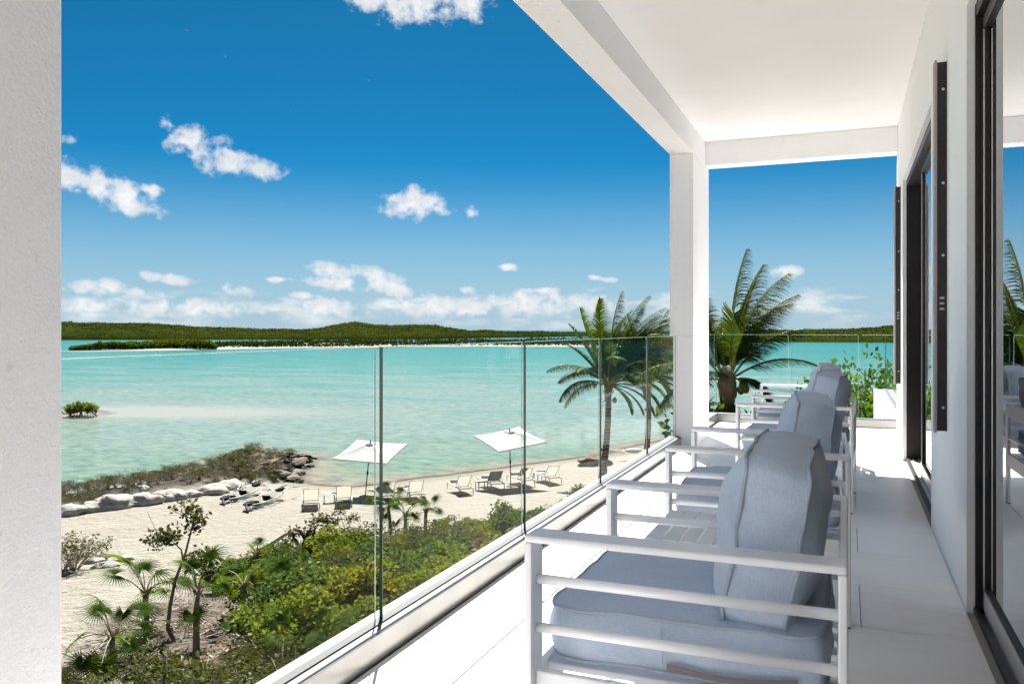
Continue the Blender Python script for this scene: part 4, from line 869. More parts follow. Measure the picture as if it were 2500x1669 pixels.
for i, (px, py, w) in enumerate([(160,1180,56),(215,1172,52),(262,1166,76),(328,1157,68),(390,1147,64),(438,1140,40),(488,1133,58),(528,1121,50)]):
    p = hit(px*1.0643*.0+px*1.0643, py*1.0643); s = w*1.0643/FPX*p.length*.52
    o = obj('boulder', WR[i % 5], None, (p.x, p.y, p.z+s*.22), (0, 0, YAW+rnd.uniform(-.3, .3)+(0 if i % 2 else math.pi)), (s*1.05, s*.85, s*.78)); tag(o, names9[i], 'boulder', 'white boulders edging the rocky spit')
p = hit(320*1.0643, 1150*1.0643); tag(obj('stone', WR[1], None, (p.x, p.y+.2, p.z+.48), (.3, 0, 1), .2), 'small white stone perched behind the big boulder', 'stone')
for i, (px, py, s, m_, lb) in enumerate([(245,1300,.26,'limestone','white flat stone on the sand, lower of the left cluster'),(262,1287,.2,'limestone','pale stone on the sand behind the flat white one'),(215,1290,.22,'limestone','grey white stone at the left of the sand cluster'),(290,1283,.2,'limestone','small white stone at the right of the sand cluster'),(235,1281,.22,'rock_tan','tan stone at the back of the sand cluster'),(150,1320,.22,'rock_tan','tan stone under the scrub by the left column'),
        (835,1152,.46,'limestone','grey boulder at the foot of the left parasol'),(1040,1215,.4,'limestone','pale rock half buried behind the fan palms'),(1365,1067,.9,'rock_tan','dark tan rock on the shore left of the palm trunk'),(1515,1045,.5,'rock_tan','tan rock on the sand below the hammock'),(1305,1052,.16,'rock_tan','small brown stone on the shoreline, left one'),(1262,1057,.12,'rock_tan','small brown stone on the shoreline, far left one')]):
    p = hit(px*1.0643, py*1.0643); o = obj('rock', rock_mesh(30+i, M[m_], .5, .55), None, (p.x, p.y, p.z+s*.12), (0, 0, rnd.random()*6), (s*1.1, s*.8, s*.8)); tag(o, lb, 'rock')
# broken reef rock at the point of the spit
RB = [rock_mesh(60+s, M['rock_black'], .75, .55, 3, .35) for s in range(4)]; RT = [rock_mesh(70+s, M['rock_tan'], .65, .5, 3, .3) for s in range(4)]
cnt = 0
def rpos(x, y): return 'at the very tip of the spit' if y > 37.8 else 'on the cove side of the spit' if x > -28 else 'along the spine of the spit'
for i in range(400):
    x, y = rnd.uniform(-34, -24.5), rnd.uniform(26, 41.5)
    s_ = float(sdist(np.array([x]), np.array([y]), LAND)[0]); e_ = float(sdist(np.array([x]), np.array([y]), SPIT)[0])
    if e_ < -.6 or s_ < -.5: continue
    tipd = math.hypot(x+28.8, y-37.8)
    pr = math.exp(-(tipd/3.2)**2)*1.2+.8*math.exp(-((s_-.3)/.8)**2)*(.55 if y < 36 else 1)
    if rnd.random() > pr: continue
    s = rnd.uniform(.18, .50)*(1.1 if tipd < 4 else .8); dark = rnd.random() < (.72 if s_ < 1.6 else .42)
    me = (RB if dark else RT)[rnd.randrange(4)]; o = obj('reef_rock', me, None, (x, y, tz1(x, y)+s*.08), (rnd.uniform(-.2, .2), rnd.uniform(-.2, .2), rnd.random()*6), (s*rnd.uniform(.9, 1.5), s, s*rnd.uniform(.40, .7)))
    tag(o, (lambda n_: n_)(('big ' if s > .42 else 'small ' if s < .26 else '')+('jagged black pitted rock ' if dark else 'jagged tan rock ')+rpos(x, y)), 'rock', (('big ' if s > .42 else 'small ' if s < .26 else '')+('black rocks ' if dark else 'tan rocks ')+rpos(x, y))); cnt += 1
    if cnt > 110: break

# ------------------------------------------------------------------ shrubs
def shrub_variant(seed, blobs, n, leaf, wd, mat, barkm, stems=7, hgt=1.0, spread=.55, twig=.006, hollow=.75, updown=.5):
    rs = np.random.default_rng(seed); cs = []; tips = []; mb = MB()
    for k in range(stems):
        a = rs.random()*6.28; r = spread*math.sqrt(rs.random()); tip = Vector((math.cos(a)*r, math.sin(a)*r, hgt*(.55+.45*rs.random())*(1-.3*(r/spread)**2)))
        mid = tip*.5+Vector((rs.normal()*.08, rs.normal()*.08, .05)); mb.tube([(0, 0, -.08), tuple(mid*.5), tuple(mid), tuple(tip)], [twig*2.4, twig*1.8, twig*1.3, twig*.5], 5, False)
        tips.append(tip)
        for q in range(3):
            b0 = mid.lerp(tip, rs.random()); b1 = b0+Vector((rs.normal()*.14, rs.normal()*.14, abs(rs.normal())*.14))*hgt; mb.tube([tuple(b0), tuple(b1)], [twig*.9, twig*.4], 4, False); tips.append(b1)
    tips = np.array([tuple(t) for t in tips]); idx = rs.integers(0, len(tips), n); u = rs.normal(size=(n, 3)); u /= np.linalg.norm(u, axis=1)[:, None]
    rad = blobs*(hollow+(1-hollow)*rs.random(n))*(.6+.8*_hash(idx.astype(float), idx*0.+seed, 3)); c = tips[idx]+u*rad[:, None]*[1, 1, .72]
    c[:, 2] = np.maximum(c[:, 2], .02); v = leaves(c, leaf, wd, rs, updown, u*.9)
    tint = .15+.45*_hash(idx.astype(float), idx*0.+seed, 9)+.35*rs.random(n); tint[rs.random(n) < .02] = 1
    return mb.mesh('stem', barkm), quads('foliage', v, tint, mat)
SV = {
 'bright': [shrub_variant(10+i, .20, 3600, .062, .038, M['leaf_bright'], M['bark'], 8, 1.0, .55) for i in range(2)],
 'olive': [shrub_variant(20+i, .19, 3600, .050, .026, M['leaf_olive'], M['bark'], 10, .85, .6) for i in range(3)],
 'green': [shrub_variant(30+i, .19, 2600, .075, .045, M['leaf_green'], M['bark'], 9, .95, .55) for i in range(2)],
 'yellow': [shrub_variant(40, .18, 2600, .07, .045, M['leaf_yellow'], M['bark'], 8, .9, .5)],
 'sparse': [shrub_variant(50+i, .13, 700, .055, .03, M['leaf_olive'], M['deadwood'], 11, 1.0, .5, .007, .3) for i in range(2)],
 'spit': [shrub_variant(60+i, .10, 1000, .09, .014, M['leaf_grey'], M['deadwood'], 16, .8, .55, .006, .2, 1.6) for i in range(3)],
 'spitg': [shrub_variant(66, .13, 1500, .07, .03, M['leaf_olive'], M['deadwood'], 12, .6, .6, .006, .3, 1.0)],
 'glossy': [shrub_variant(70+i, .24, 9000, .036, .030, M['leaf_glossy'], M['bark'], 16, 1.0, .6, .008) for i in range(2)],
}
def shrub(kind, x, y, h, label, group, wide=1.0, z=None, vi=None):
    v = SV[kind]; st, fo = v[rnd.randrange(len(v)) if vi is None else vi]
    t = thing('shrub', label, 'shrub', (x, y, tz1(x, y) if z is None else z), rnd.random()*6.28, group); t.scale = (h*wide, h*wide, h)
    obj('stem', st, t); obj('foliage', fo, t); return t
KD = {'bright': 'yellow green leafy shrub', 'olive': 'fine leaved olive shrub', 'green': 'mid green leafy shrub', 'yellow': 'yellowish shrub', 'sparse': 'half bare twiggy shrub'}
def zone(q):
    x = q[0]; f = q[2]
    a = 'near the left column' if x < 420 else 'left of the first glass edge' if x < 905 else 'between the first two glass edges' if x < 1270 else 'right of the second glass edge'
    if x > 1700: return 'beyond the far railing', 'beyond'
    b = ', low against the kerb' if q[1] > 1450 and x > 420 else ', in the front rows' if f < 14 else ', mid thicket' if f < 19 else ', at the sandy edge'
    return a+b, a+b
placed = []
def ok(x, y, r):
    for (a, b, c) in placed:
        if (a-x)**2+(b-y)**2 < (r+c)**2*.42: return False
    return True
OPEN = [(470, 1440, 75), (520, 1500, 60), (400, 1500, 95), (330, 1540, 90), (470, 1560, 100), (240, 1560, 80), (300, 1440, 80), (430, 1400, 50), (700, 1270, 22)]
openw = [(hit(a*1.0643, min(b, 1566)*1.0643), r) for a, b, r in OPEN]
for i in range(2600):
    x, y = rnd.uniform(-16, 4), rnd.uniform(5, 34)
    if x > -2.6: continue
    s_ = float(sdist(np.array([x]), np.array([y]), SOIL)[0])
    if s_ < .5: continue
    z = tz1(x, y); q = proj((x, y, z+.45))
    if not (100 < q[0] < 1470 and 700 < q[1] < 1800) or q[2] < 7.5: continue
    if q[0] > 1345: continue
    edge = XG; qe = (x, y)                                    # skip what the kerb hides: compare with the sight line over the kerb
    tt = XI/x; zk = CZ+(z+.9-CZ)*tt
    if 1.2 < y*tt < 10.9 and zk < FZ+.05: continue
    sp_ = proj((x, y, z)); bad = False
    for (w, r) in openw:
        if math.hypot(sp_[0]/1.0643-proj(w)[0]/1.0643, (sp_[1]-proj(w)[1])/1.0643) < r: bad = True
    if bad: continue
    h = rnd.uniform(.62, 1.12)*(1.0 if s_ > 2.5 else .62 if s_ < 1.2 else .8)
    if q[2] > 22: h *= .8
    if not ok(x, y, h*.62): continue
    nv = float(fbm(np.array([x*.45]), np.array([y*.45]), 3, 77)[0]); r = rnd.random()
    kind = 'olive' if (nv < .42 and r < .65) else ('bright' if r < .52 else 'green' if r < .80 else 'yellow' if r < .86 else 'sparse')
    za, zg = zone(q); big = 'tall ' if h > .8 else 'low ' if h < .55 else ''
    placed.append((x, y, h*.62)); shrub(kind, x, y, h, big+KD[kind]+' '+za, (big+kind+' shrubs '+zg).replace(',', ''), rnd.uniform(1.0, 1.35))
print('SHRUBS', len(placed))
LS = ['grey green scrub bush on the rocky spit', 'low green bush on the rocky spit']; ns = 0; pl2 = []
for i in range(1500):
    x, y = rnd.uniform(-46, -25), rnd.uniform(8, 43); e_ = float(sdist(np.array([x]), np.array([y]), SPIT)[0]); s_ = float(sdist(np.array([x]), np.array([y]), LAND)[0])
    if e_ < .15 or s_ < .35 or math.hypot(x+28.6, y-37.6) < rnd.uniform(1.0, 3.4): continue
    q = proj((x, y, tz1(x, y)))
    if not (90 < q[0] < 800): continue
    h = rnd.uniform(.42, .86)
    if any((a-x)**2+(b-y)**2 < .42*h for a, b in pl2): continue
    pl2.append((x, y)); g = rnd.random() < .16; w_ = 'at the left end of the rocky spit' if q[0] < 300 else 'behind the white boulders on the spit' if q[0] < 520 else 'on the bare end of the rocky spit'; big = 'tall ' if h > .72 else 'low ' if h < .54 else ''
    shrub('spitg' if g else 'spit', x, y, h, big+('green bush ' if g else 'grey green scrub bush ')+w_, big+('green bushes ' if g else 'grey scrub ')+w_, rnd.uniform(1.15, 1.6)); ns += 1
    if ns > 140: break
print('SPIT', ns)
for (px, py, h, k, lb) in [(170,1308,.95,'sparse','twiggy grey scrub on the sand by the left column'),(145,1318,.9,'spit','dry grey bush at the foot of the left column edge')]:
    p = hit(px*1.0643, py*1.0643); shrub(k, p.x, p.y, h, lb, None, 1.3)
for i, (px, py, d, h) in enumerate([(2080,1050,19,2.3),(2125,1060,18,2.7),(2150,1080,17,2.4),(2060,1060,21,1.9)]):
    p = atd(px, py, d); g = tz1(p.x, p.y); shrub('glossy', p.x, p.y, 0.5*(CZ+(804-[965,935,945,985][i])/FPX*d-g)*1.75 if False else (CZ+(804-[955,925,935,970][i])/FPX*d-g)/1.12, ['glossy sea grape bush beyond the far railing, left of the tall one', 'tallest glossy sea grape bush beyond the far railing', 'glossy sea grape bush against the white parapet', 'lowest glossy sea grape bush beyond the far railing'][i], None, .80)
for i, (px, d, yt) in enumerate([(1745,21,985),(1790,24,1000),(1840,22,990),(1900,23,985),(1960,25,990),(2010,24,1000)]):
    p = atd(px, 1000, d); g = tz1(p.x, p.y); shrub('olive' if i % 2 else 'green', p.x, p.y, max(.6, (CZ+(804-yt)/FPX*d-g)/1.08), 'low green shrub around the foot of the right palm', 'shrubs round the right palm', .9)
for i, (px, py) in enumerate([(1500,1062),(1530,1052),(1470,1072),(1515,1058),(1485,1068),(1530,1046)]):
    p = hit(px*1.0643, py*1.0643); shrub('spit', p.x, p.y, .55, 'tuft of beach scrub under the hammock', 'scrub tufts near the hammock', 1.5)

# ------------------------------------------------------------------ fan palms
def fan_mesh(seed, n=30, ln=.42, droop=.25, arc=300):
    rs = np.random.default_rng(seed); V = []; T = []
    for i in range(n):
        a = R(-arc/2+arc*i/(n-1)); L_ = ln*(.72+.28*math.cos(a*.5))*(.92+.16*rs.random()); dirv = np.array([math.cos(a), math.sin(a), 0]); side = np.array([-math.sin(a), math.cos(a), 0]); w = .019*ln/.62
        fold = .12*(1 if i % 2 else -1); yel = rs.random()
        prev = None
        for k, (t0, t1) in enumerate(((0.02, .35), (.35, .7), (.7, 1.0))):
            def pt(t): return dirv*L_*t+np.array([0, 0, .10*math.sin(t*2.2)*ln-droop*ln*t**2.6*(1.3 if abs(a) < 1 else .9)])
            wf = lambda t: w*(.35+t*1.9 if t < .42 else 1.15*(1-(t-.42)/.60))
            p0, p1 = pt(t0), pt(t1); V.append([p0-side*wf(t0), p1-side*wf(t1), p1+side*wf(t1)+[0, 0, .006], p0+side*wf(t0)+[0, 0, .006]]); T.append(.12+.35*rs.random()+(.35*yel if k == 2 else .12*yel))
    return quads('fan_leaf', np.array(V), np.array(T), M['fan'])
FAN = [fan_mesh(1), fan_mesh(2, 26, .38, .4), fan_mesh(3, 32, .45, .15, 270)]
def fan_palm(label, px, py, trunk, nf, size, lean=(0, 0), seed=0, group='fan palms in the scrub', up=0):
    size *= .84
    rr = random.Random(seed); p = hit(px*1.0643, py*1.0643); t = thing('fan_palm', label, 'palm', (p.x, p.y, p.z), 0, group)
    top = Vector((lean[0], lean[1], trunk)); MB().tube([(0, 0, -.1), tuple(top*.5+Vector((lean[0]*-.15, 0, 0))), tuple(top)], [.062, .048, .052], 9).build('trunk', M['bark'], t)
    m = MB()
    for k in range(9):
        a = k*2.4; m.tube([tuple(top*(.86+.012*k)), tuple(top*(.9+.012*k)+Vector((math.cos(a)*.10, math.sin(a)*.10, .10+.03*rr.random())))], [.022, .008], 5, False)
    m.build('leaf_bases', M['dry'], t)
    for k in range(nf):
        a = k*2.399+seed; el = R(rr.uniform(8, 78)) if k % 4 else R(rr.uniform(-25, 5)); L_ = size*rr.uniform(.45, .75); d = Vector((math.cos(a)*math.cos(el), math.sin(a)*math.cos(el), math.sin(el)))
        e = top+d*L_+Vector((0, 0, -.05)); pm = MB().tube([tuple(top), tuple(top+d*L_*.5+Vector((0, 0, .03))), tuple(e)], [.010, .008, .006], 5, False)
        st = pm.build('leaf_stalk', M['fan_stalk'], t)
        f = obj('fan_leaf', FAN[rr.randrange(3)], st, e); q = d.to_track_quat('X', 'Z'); f.rotation_mode = 'QUATERNION'; f.rotation_quaternion = q @ Euler((rr.uniform(-.5, .5), R(rr.uniform(10, 50)), 0)).to_quaternion(); f.scale = (size*rr.uniform(.72, .98),)*3
    return t
M['fan_stalk'] = simple('green_leaf_stalk', (.08, .12, .02), (.13, .15, .03), .5, 5)
for i, a in enumerate([('fan palm with a tall bare dark trunk, left of centre in the scrub', 449, 1545, 1.25, 7, .95, (.03, 0)), ('low fan palm at the lower left by the column', 262, 1545, .55, 11, 1.15, (-.05, 0)), ('windblown fan palm beside the thin leafy tree', 335, 1470, .75, 11, 1.15, (-.12, .1)),
        ('fan palm left of the glass edge above the shrubs, nearest the left parasol', 897, 1240, 1.05, 11, 1.05, (-.1, 0)), ('fan palm right of the glass edge, middle of three by the beach', 930, 1245, .8, 11, 1.0, (.0, 0)), ('smallest of the three fan palms by the beach', 975, 1238, .85, 8, .8, (.03, 0)),
        ('bright fan palm low against the railing at the bottom', 735, 1545, .45, 10, 1.05, (0, 0)), ('dark fan palm in the shade at the bottom of the thicket', 660, 1566, .4, 10, 1.0, (0, 0)), ('fan palm half hidden among yellow green shrubs', 640, 1440, .7, 8, .9, (0, 0)), ('little fan palm in the shrubs left of the gnarled tree', 588, 1330, .55, 8, .7, (0, 0)), ('small fan palm tuft just above the railing at right', 1290, 1180, .25, 9, .65, (0, 0)), ('fan palm at the left edge of the yellow green shrubs', 570, 1440, .75, 8, .9, (-.1, 0))]):
    fan_palm(*a[:6], a[6], seed=i*3+2)

# ------------------------------------------------------------------ thin trees in the scrub
def leafy_tree(name, label, base, segs, clusters, leaf, mat, bark_, r0, cat='tree', n_per=85, crad=.22):
    p = base; t = thing(name, label, cat, (p.x, p.y, p.z)); m = MB()
    for pts in segs:
        k = len(pts); m.tube(pts, [max(.006, r0*pts_r) for pts_r in pts_radii(pts, segs[0])], 6, False)
    m.build('trunk', bark_, t); rs = np.random.default_rng(3); cs = []; ti = []
    tw = MB()
    for (c, rad) in clusters:
        n = int(n_per*(rad/crad)**1.6); u = rs.normal(size=(n, 3)); u /= np.linalg.norm(u, axis=1)[:, None]; cs.append(np.array(c)+u*(rad*np.sqrt(rs.random(n)))[:, None]*[1, 1, .8]); ti.append(.2+.5*rs.random(n)+.2*u[:, 2])
        for q in range(5):
            e = Vector(c)+Vector((rs.normal(), rs.normal(), rs.normal()*.6))*rad*.7; tw.tube([tuple(Vector(c)-Vector((0, 0, rad*.5))), tuple(e)], [.006, .003], 4, False)
    tw.build('twig', bark_, t); c = np.concatenate(cs); obj('crown', quads('crown', leaves(c, leaf, leaf*.62, rs, .4), np.concatenate(ti), mat), t); return t
def pts_radii(pts, main):
    k = len(pts); s = 1.0 if pts is main else .45
    return [s*(1-.8*i/(k-1)) for i in range(k)]
def lp(base, px, py, dd=0):                                   # a point of the sight line at the depth of base (+dd), relative to base
    f = -SA*base.x+CA*base.y; return tuple(atd(px*1.0643, py*1.0643, f+dd)-base)
b = hit(405*1.0643, 1470*1.0643)
leafy_tree('thin_tree', 'thin leaning tree with sparse leaf clusters, against the sand', b,
  [[(0, 0, -.1), lp(b, 385, 1440), lp(b, 390, 1390), lp(b, 402, 1330), lp(b, 425, 1270), lp(b, 440, 1210), lp(b, 450, 1175)], [lp(b, 420, 1285), lp(b, 416, 1260), lp(b, 395, 1240), lp(b, 360, 1225)], [lp(b, 425, 1275), lp(b, 450, 1262), lp(b, 480, 1275), lp(b, 490, 1310)], [lp(b, 440, 1215), lp(b, 452, 1195)]],
  [(lp(b, 427, 1168), .25), (lp(b, 450, 1185), .24), (lp(b, 447, 1205), .2), (lp(b, 372, 1232), .26), (lp(b, 355, 1240), .22), (lp(b, 395, 1225), .2), (lp(b, 470, 1275), .25), (lp(b, 488, 1290), .24), (lp(b, 445, 1290), .2), (lp(b, 475, 1315), .26)], .075, M['leaf_olive'], M['bark'], .042)
b = hit(690*1.0643, 1290*1.0643)
leafy_tree('gnarled_tree', 'dark gnarled half dead tree with tufts of leaves, at the edge of the sand', b,
  [[(0, 0, -.1), lp(b, 695, 1262), lp(b, 705, 1235), lp(b, 708, 1215)], [lp(b, 690, 1280), lp(b, 712, 1250), lp(b, 735, 1225), lp(b, 752, 1200)], [lp(b, 697, 1262), lp(b, 718, 1235), lp(b, 724, 1205)], [lp(b, 692, 1275), lp(b, 680, 1240), lp(b, 668, 1225)], [lp(b, 705, 1240), lp(b, 690, 1218), lp(b, 672, 1212)]],
  [(lp(b, 728, 1195), .26), (lp(b, 748, 1190), .22), (lp(b, 755, 1212), .2), (lp(b, 672, 1222), .22), (lp(b, 660, 1245), .2), (lp(b, 735, 1235), .2), (lp(b, 710, 1215), .22), (lp(b, 760, 1235), .2), (lp(b, 675, 1262), .25)], .085, M['leaf_olive'], M['bark_dark'], .17)
b2 = hit(590*1.0643, 1268*1.0643)
m = MB(); m.tube([(0, 0, 0), lp(b2, 625, 1245), lp(b2, 655, 1225), lp(b2, 672, 1219)], [.07, .055, .05, .03], 7); tag(m.build('dead_branch', M['deadwood'], None, b2), 'bleached dead branch leaning into the gnarled tree', 'branch')
b = hit(795*1.0643, 1255*1.0643)
leafy_tree('sapling', 'slender sapling with a few leaves against the parasol shadow', b, [[(0, 0, -.1), lp(b, 795, 1225), lp(b, 785, 1195), lp(b, 778, 1170)], [lp(b, 790, 1205), lp(b, 805, 1190), lp(b, 812, 1180)]], [(lp(b, 778, 1172), .2), (lp(b, 800, 1190), .2), (lp(b, 772, 1195), .16), (lp(b, 815, 1185), .14)], .08, M['leaf_olive'], M['bark'], .02, 'sapling', 70)
b = hit(1160*1.0643, 1215*1.0643)
leafy_tree('sapling', 'leafy sapling left of the second glass edge', b, [[(0, 0, -.1), lp(b, 1160, 1190), lp(b, 1150, 1165)]], [(lp(b, 1150, 1165), .3), (lp(b, 1165, 1180), .35), (lp(b, 1140, 1185), .3)], .09, M['leaf_green'], M['bark'], .02, 'sapling', 130)
b = hit(1320*1.0643, 1140*1.0643)
leafy_tree('sapling', 'tiny broad leaved plant on the sand right of the loungers', b, [[(0, 0, -.1), lp(b, 1322, 1130), lp(b, 1330, 1120)]], [(lp(b, 1328, 1122), .28), (lp(b, 1315, 1133), .25)], .14, M['leaf_green'], M['bark'], .015, 'plant', 60)
# the mangrove standing on the awash sand bank
b = at(185*1.0643, 952*1.0643, .1)
leafy_tree('mangrove', 'lone small mangrove with stilt roots on the sandbank', b, [[lp(b, 185, 952), lp(b, 186, 946), lp(b, 188, 940)]]+[[lp(b, 160+i*7, 955+(i % 3)), lp(b, 165+i*6, 949), lp(b, 172+i*4, 943)] for i in range(10)]+[[lp(b, 225, 958), lp(b, 215, 948), lp(b, 205, 942)]],
  [(lp(b, 160+i*7.5, 940-6*math.sin(i*.42)-(i % 2)*2, (i % 3-1)*.8), .5) for i in range(8)], .22, M['leaf_bright'], M['bark_dark'], .09, 'mangrove', 240, .5)

# ------------------------------------------------------------------ litter of dry twigs
rs = np.random.default_rng(8); V = []; T = []
n = 15000; X = rs.uniform(-15, -1.9, n); Y = rs.uniform(5, 27, n); keep = sdist(X, Y, SOIL) > .1; X, Y = X[keep], Y[keep]; Zg = tz(X, Y)+.02
a = rs.random(len(X))*6.28; L_ = .10+.35*rs.random(len(X))**2; dv = np.stack([np.cos(a), np.sin(a), rs.normal(size=len(X))*.25], -1); sv = np.stack([-np.sin(a), np.cos(a), 0*a], -1)*(.007+.016*rs.random(len(X)))[:, None]
c0 = np.stack([X, Y, Zg+.03*rs.random(len(X))], -1); V = np.stack([c0-sv, c0-sv*.5+dv*L_[:, None], c0+sv*.5+dv*L_[:, None]+[0, 0, .004], c0+sv+[0, 0, .006]], 1)
M['litter'] = foliage('dry_litter', (.05, .036, .028), (.20, .165, .135), (.38, .34, .30), .1, .9, (1, .9, .8), .1)
tag(obj('twig_litter', quads('twig_litter', V, rs.random(len(X)), M['litter'])), 'litter of dry twigs and leaf stalks on the soil under the shrubs', 'litter', kind='stuff')

# ------------------------------------------------------------------ coconut palms
RV = Vector((CA, SA, 0)); FV = Vector((-SA, CA, 0)); UP = Vector((0, 0, 1))
def frond(name, root, az, el, L_, droop, wind, seed, t, leaf_l=.62, roll=0.0):
    """az: bearing measured from image right towards the sea; wind bends the blade to image right"""
    rr = random.Random(seed); d = (RV*math.cos(az)+FV*math.sin(az))*math.cos(el)+UP*math.sin(el); pts = []; p = Vector(root); n = 22
    for i in range(n+1):
        pts.append(p.copy()); s = i/n; d = (d+UP*(-droop*(.25+s)*1.9/n)+RV*(wind*(.3+s)*1.6/n)).normalized(); p = p+d*(L_/n)
    m = MB(); m.tube(pts, [.032*(1-.85*i/n)+.004 for i in range(n+1)], 5, False); st = m.build('frond', M['rachis'], t)
    V = []; T = []; N = 110
    for j in range(N):
        s = .16+.84*j/(N-1); k = s*n; i = min(int(k), n-1); c = pts[i].lerp(pts[i+1], k-i); tg = (pts[i+1]-pts[i]).normalized(); lat = tg.cross(UP); lat = lat.normalized() if lat.length > .1 else RV
        nn = lat.cross(tg)
        for sg in (-1, 1):
            if rr.random() < .05: continue
            ll = leaf_l*(math.sin(math.pi*min(1, .16+.80*s))**.7)*rr.uniform(.85, 1.12); dr = (lat*sg*.80+tg*(.55+.5*s)+nn*(.25+roll*sg)).normalized(); w = .030*rr.uniform(.8, 1.2); q = c.copy(); cur = dr; sd_ = tg.cross(dr).cross(dr); sd_ = (tg-dr*tg.dot(dr)).normalized(); ti = .15+.45*rr.random()+(.25 if rr.random() < .12 else 0)
            prev = (q-sd_*w*.5, q+sd_*w*.5)
            for h in range(4):
                cur = (cur+UP*(-.40*(.35+h*.45))*rr.uniform(.7, 1.2)+RV*(.30+wind*.40)*(.35+.3*h)).normalized(); q = q+cur*(ll/4); ww = w*(1.0, .9, .6, .08)[h]; nx = (q-sd_*ww*.5, q+sd_*ww*.5)
                V.append([prev[0], nx[0], nx[1], prev[1]]); T.append(ti+.06*h); prev = nx
    obj('leaflets', quads('leaflets', np.array([[tuple(a) for a in f] for f in V]), np.array(T), M['frond']), st); return st
def coconut_palm(label, base, crown, r0, fronds, seed, boots=1.0, nuts=None, lowdup=-90):
    t = thing('coconut_palm', label, 'palm', base, 0, 'coconut palms by the beach'); c = Vector(crown)-Vector(base); n = 14
    bend = RV*(c.length*.02)
    m = MB(); m.tube([c*(i/n)+bend*math.sin(math.pi*i/n) for i in range(n+1)], [r0*(1.22-.9*min(1, (i/n)*6) * .22-.30*i/n)+(.012 if i % 2 else 0) for i in range(n+1)], 14); m.build('trunk', M['palm_trunk'], t)
    rr = random.Random(seed); m = MB()
    for k in range(int(16*boots)):                            # old leaf bases and fibre round the crown shaft
        a = k*2.4; h = c.length-(.95-.9*k/(16*boots))*boots; d = RV*math.cos(a)+FV*math.sin(a); b0 = c.normalized()*h+d*r0*.6; e = b0+d*(.16+.12*rr.random())*boots+UP*(.30 if k > 6 else -.18+.1*rr.random())*boots
        w = d.cross(UP)*.085*boots; m.add([b0-w, b0+w, (b0+e)/2+w*.8+d*.04, e+w*.25, e-w*.25, (b0+e)/2-w*.8+d*.04], [(0, 1, 2, 5), (5, 2, 3, 4)], True)
    m.tube([c*(1-.55*boots/c.length), c, c*(1+.45*boots/c.length)], [r0*.95, r0*1.25, r0*.6], 10); m.build('leaf_bases', M['dry'], t)
    root = c*(1+.10/c.length)
    more = [(az+rr.uniform(18, 40)*rr.choice((-1, 1)), el-rr.uniform(4, 16), L_*rr.uniform(.82, .97), dr*1.08, wd, ll*.95) for (az, el, L_, dr, wd, ll) in fronds if el > lowdup]
    for i, (az, el, L_, dr, wd, ll) in enumerate(list(fronds)+more): ll *= 1.15; frond('frond', root+(RV*math.cos(R(az))+FV*math.sin(R(az)))*r0*.5, R(az), R(el), L_, dr, wd, seed*100+i, t, ll)
    for k, (dx, dz) in enumerate(nuts or []): MB().ellipsoid(tuple(c+RV*dx+UP*dz-FV*.15), (.10, .10, .13), 10, 8).build('coconut', M['coconut'], t)
    return t
def palm_pts(bx, by, cx, cy, ground=True):
    b = hit(bx*1.0643, by*1.0643); f = -SA*b.x+CA*b.y; c = atd(cx*1.0643, cy*1.0643, f); return b, c
b, c = palm_pts(1381, 1100, 1396, 888)
sc = (-SA*b.x+CA*b.y)/FPX                                     # metres per photograph pixel at the palm
A_FR = [(0,92,4.1,.10,.28,.85),(-8,84,4.3,.28,.5,.85),(5,60,4.5,.5,.6,.9),(170,80,3.8,.22,.22,.75),(10,76,4.3,.36,.62,.85),(20,64,4.4,.45,.62,.85),(-30,68,4.2,.45,.70,.85),(-20,54,4.3,.62,.50,.85),(30,48,4.2,.7,.45,.8),(165,62,3.2,.55,.18,.7),(175,42,2.9,1.0,.05,.7),(200,22,2.6,1.25,.0,.65),(-15,44,4.2,.7,.55,.9),(12,70,4.4,.4,.7,.9),(-60,45,3.4,.9,.35,.75),(-100,50,3.0,.9,.3,.75),(-10,30,3.6,1.05,.3,.75),(80,70,4.0,.5,.4,.75),(100,50,3.5,.8,.3,.7),(15,10,2.8,1.3,.15,.6),(-5,-15,2.0,1.2,.1,.45)]
k_ = 1.0
coconut_palm('left coconut palm holding one end of the hammock, windblown fronds', b, c, .155, A_FR, 1, .85, [(.25, -.55)])
PA = (b, c)
b, c = palm_pts(1483, 1040, 1487, 872)
B_FR = [(0,88,4.2,.15,.4,.85),(15,72,4.4,.42,.62,.85),(-20,60,4.6,.55,.62,.85),(30,48,4.4,.72,.55,.8),(-40,34,4.2,1.0,.4,.8),(0,26,4.0,1.1,.35,.8),(160,70,4.0,.45,.25,.75),(185,55,3.4,.8,.1,.7),(-90,45,3.6,.9,.3,.75),(90,55,3.8,.75,.4,.75),(60,15,3.2,1.3,.2,.7),(10,0,2.8,1.4,.2,.65)]
coconut_palm('middle coconut palm behind the hammock, partly hidden by the column', b, c, .16, B_FR, 2, .7)
PB = (b, c)
c = atd(1775, 935, 22.0); b = Vector((c.x+.1, c.y, tz1(c.x+.1, c.y)))
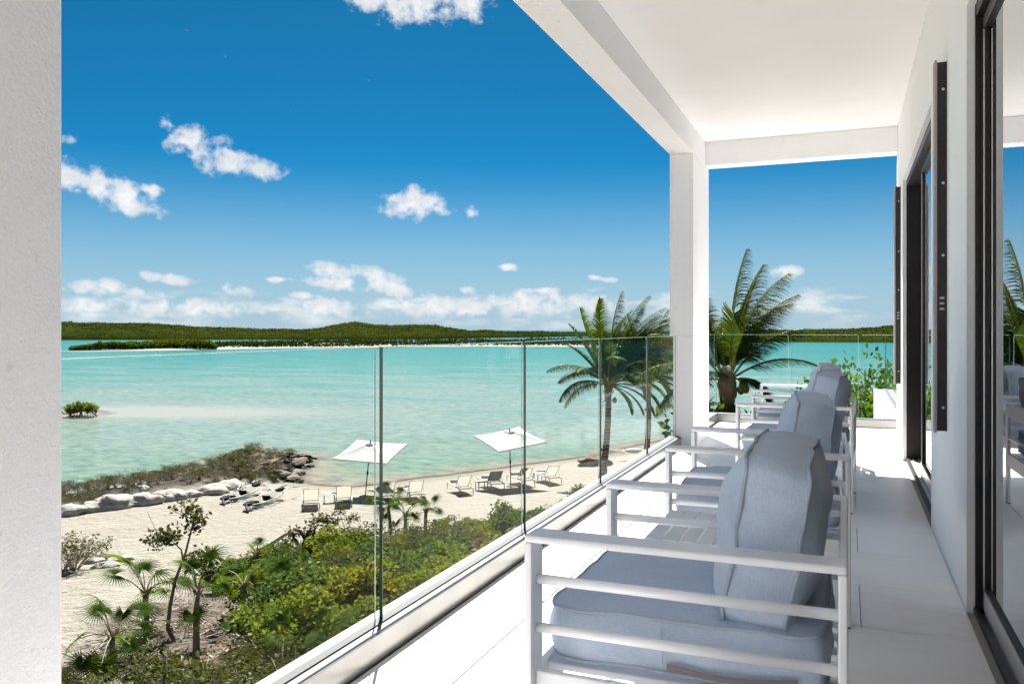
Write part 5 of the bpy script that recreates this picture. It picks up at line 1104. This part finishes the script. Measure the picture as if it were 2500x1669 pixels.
C_FR = [(5,90,3.5,.14,.22,.7),(0,80,3.3,.42,.48,.8),(30,70,2.9,.6,.55,.75),(-25,58,2.7,.75,.5,.75),(-5,36,2.7,.95,.5,.66),(178,74,2.6,.45,.12,.7),(190,52,2.5,.85,.0,.7),(168,30,2.5,1.0,.0,.7),(185,8,2.2,1.2,.0,.6),(90,60,2.4,.7,.3,.65),(-140,25,2.2,1.1,.0,.6),(-60,15,1.5,1.3,.1,.5)]
coconut_palm('right coconut palm beyond the column, shaggy trunk and green coconuts', b, c, .20, C_FR, 3, 1.0, [(.38, -.02), (.46, -.14), (.33, -.17)], 62)
# hammock slung between the two left palms and a third post out of sight
fa = -SA*PA[0].x+CA*PA[0].y; e0 = atd(1391*1.0643, 1030*1.0643, fa); e1 = atd(1533*1.0643, 1024*1.0643, fa+2.2)
t = thing('hammock', 'white rope hammock slung beside the left palm, wooden spreader bars', 'hammock', e0); v = e1-e0
def hp(s, w, sag=.26): 
    c_ = v*s; wd = .62*smooth(.0, .30, np.array(s))*smooth(0, .22, np.array(1-s)); side = FV*.85+RV*.1; return c_+side*float(wd)*w+UP*(-sag*4*s*(1-s)*.9+.10*abs(w)*float(wd))
m = MB()
for j in range(25):
    w = -1+2*j/24; m.tube([hp(s, w) for s in np.linspace(0, 1, 26)], .014, 4, False)
for k in range(30):
    s = .27+.48*k/29; m.tube([hp(s, w) for w in np.linspace(-1, 1, 9)], .012, 4, False)
m.build('netting', M['rope'], t)
for s in (.26, .76): MB().tube([hp(s, -1.1), hp(s, 1.1)], .022, 8).build('spreader_bar', M['wood'], t)
tag(MB().ellipsoid(tuple(e0+hp(.42, .2)+UP*.10), (.42, .22, .10), 14, 8, Matrix.Rotation(YAW, 3, 'Z')).build('pillow', M['canvas']), 'white pillow lying in the hammock', 'pillow')
for (P_, fr, lb) in ((PA, .33, 'black strap wrapped round the left palm trunk'), (PB, .60, 'black strap wrapped round the middle palm trunk')):
    q = P_[0].lerp(P_[1], fr); tag(MB().tube([q-UP*.06+RV*.008, q+UP*.06+RV*.012], .185, 14).build('trunk_strap', M['strap']), lb, 'strap')
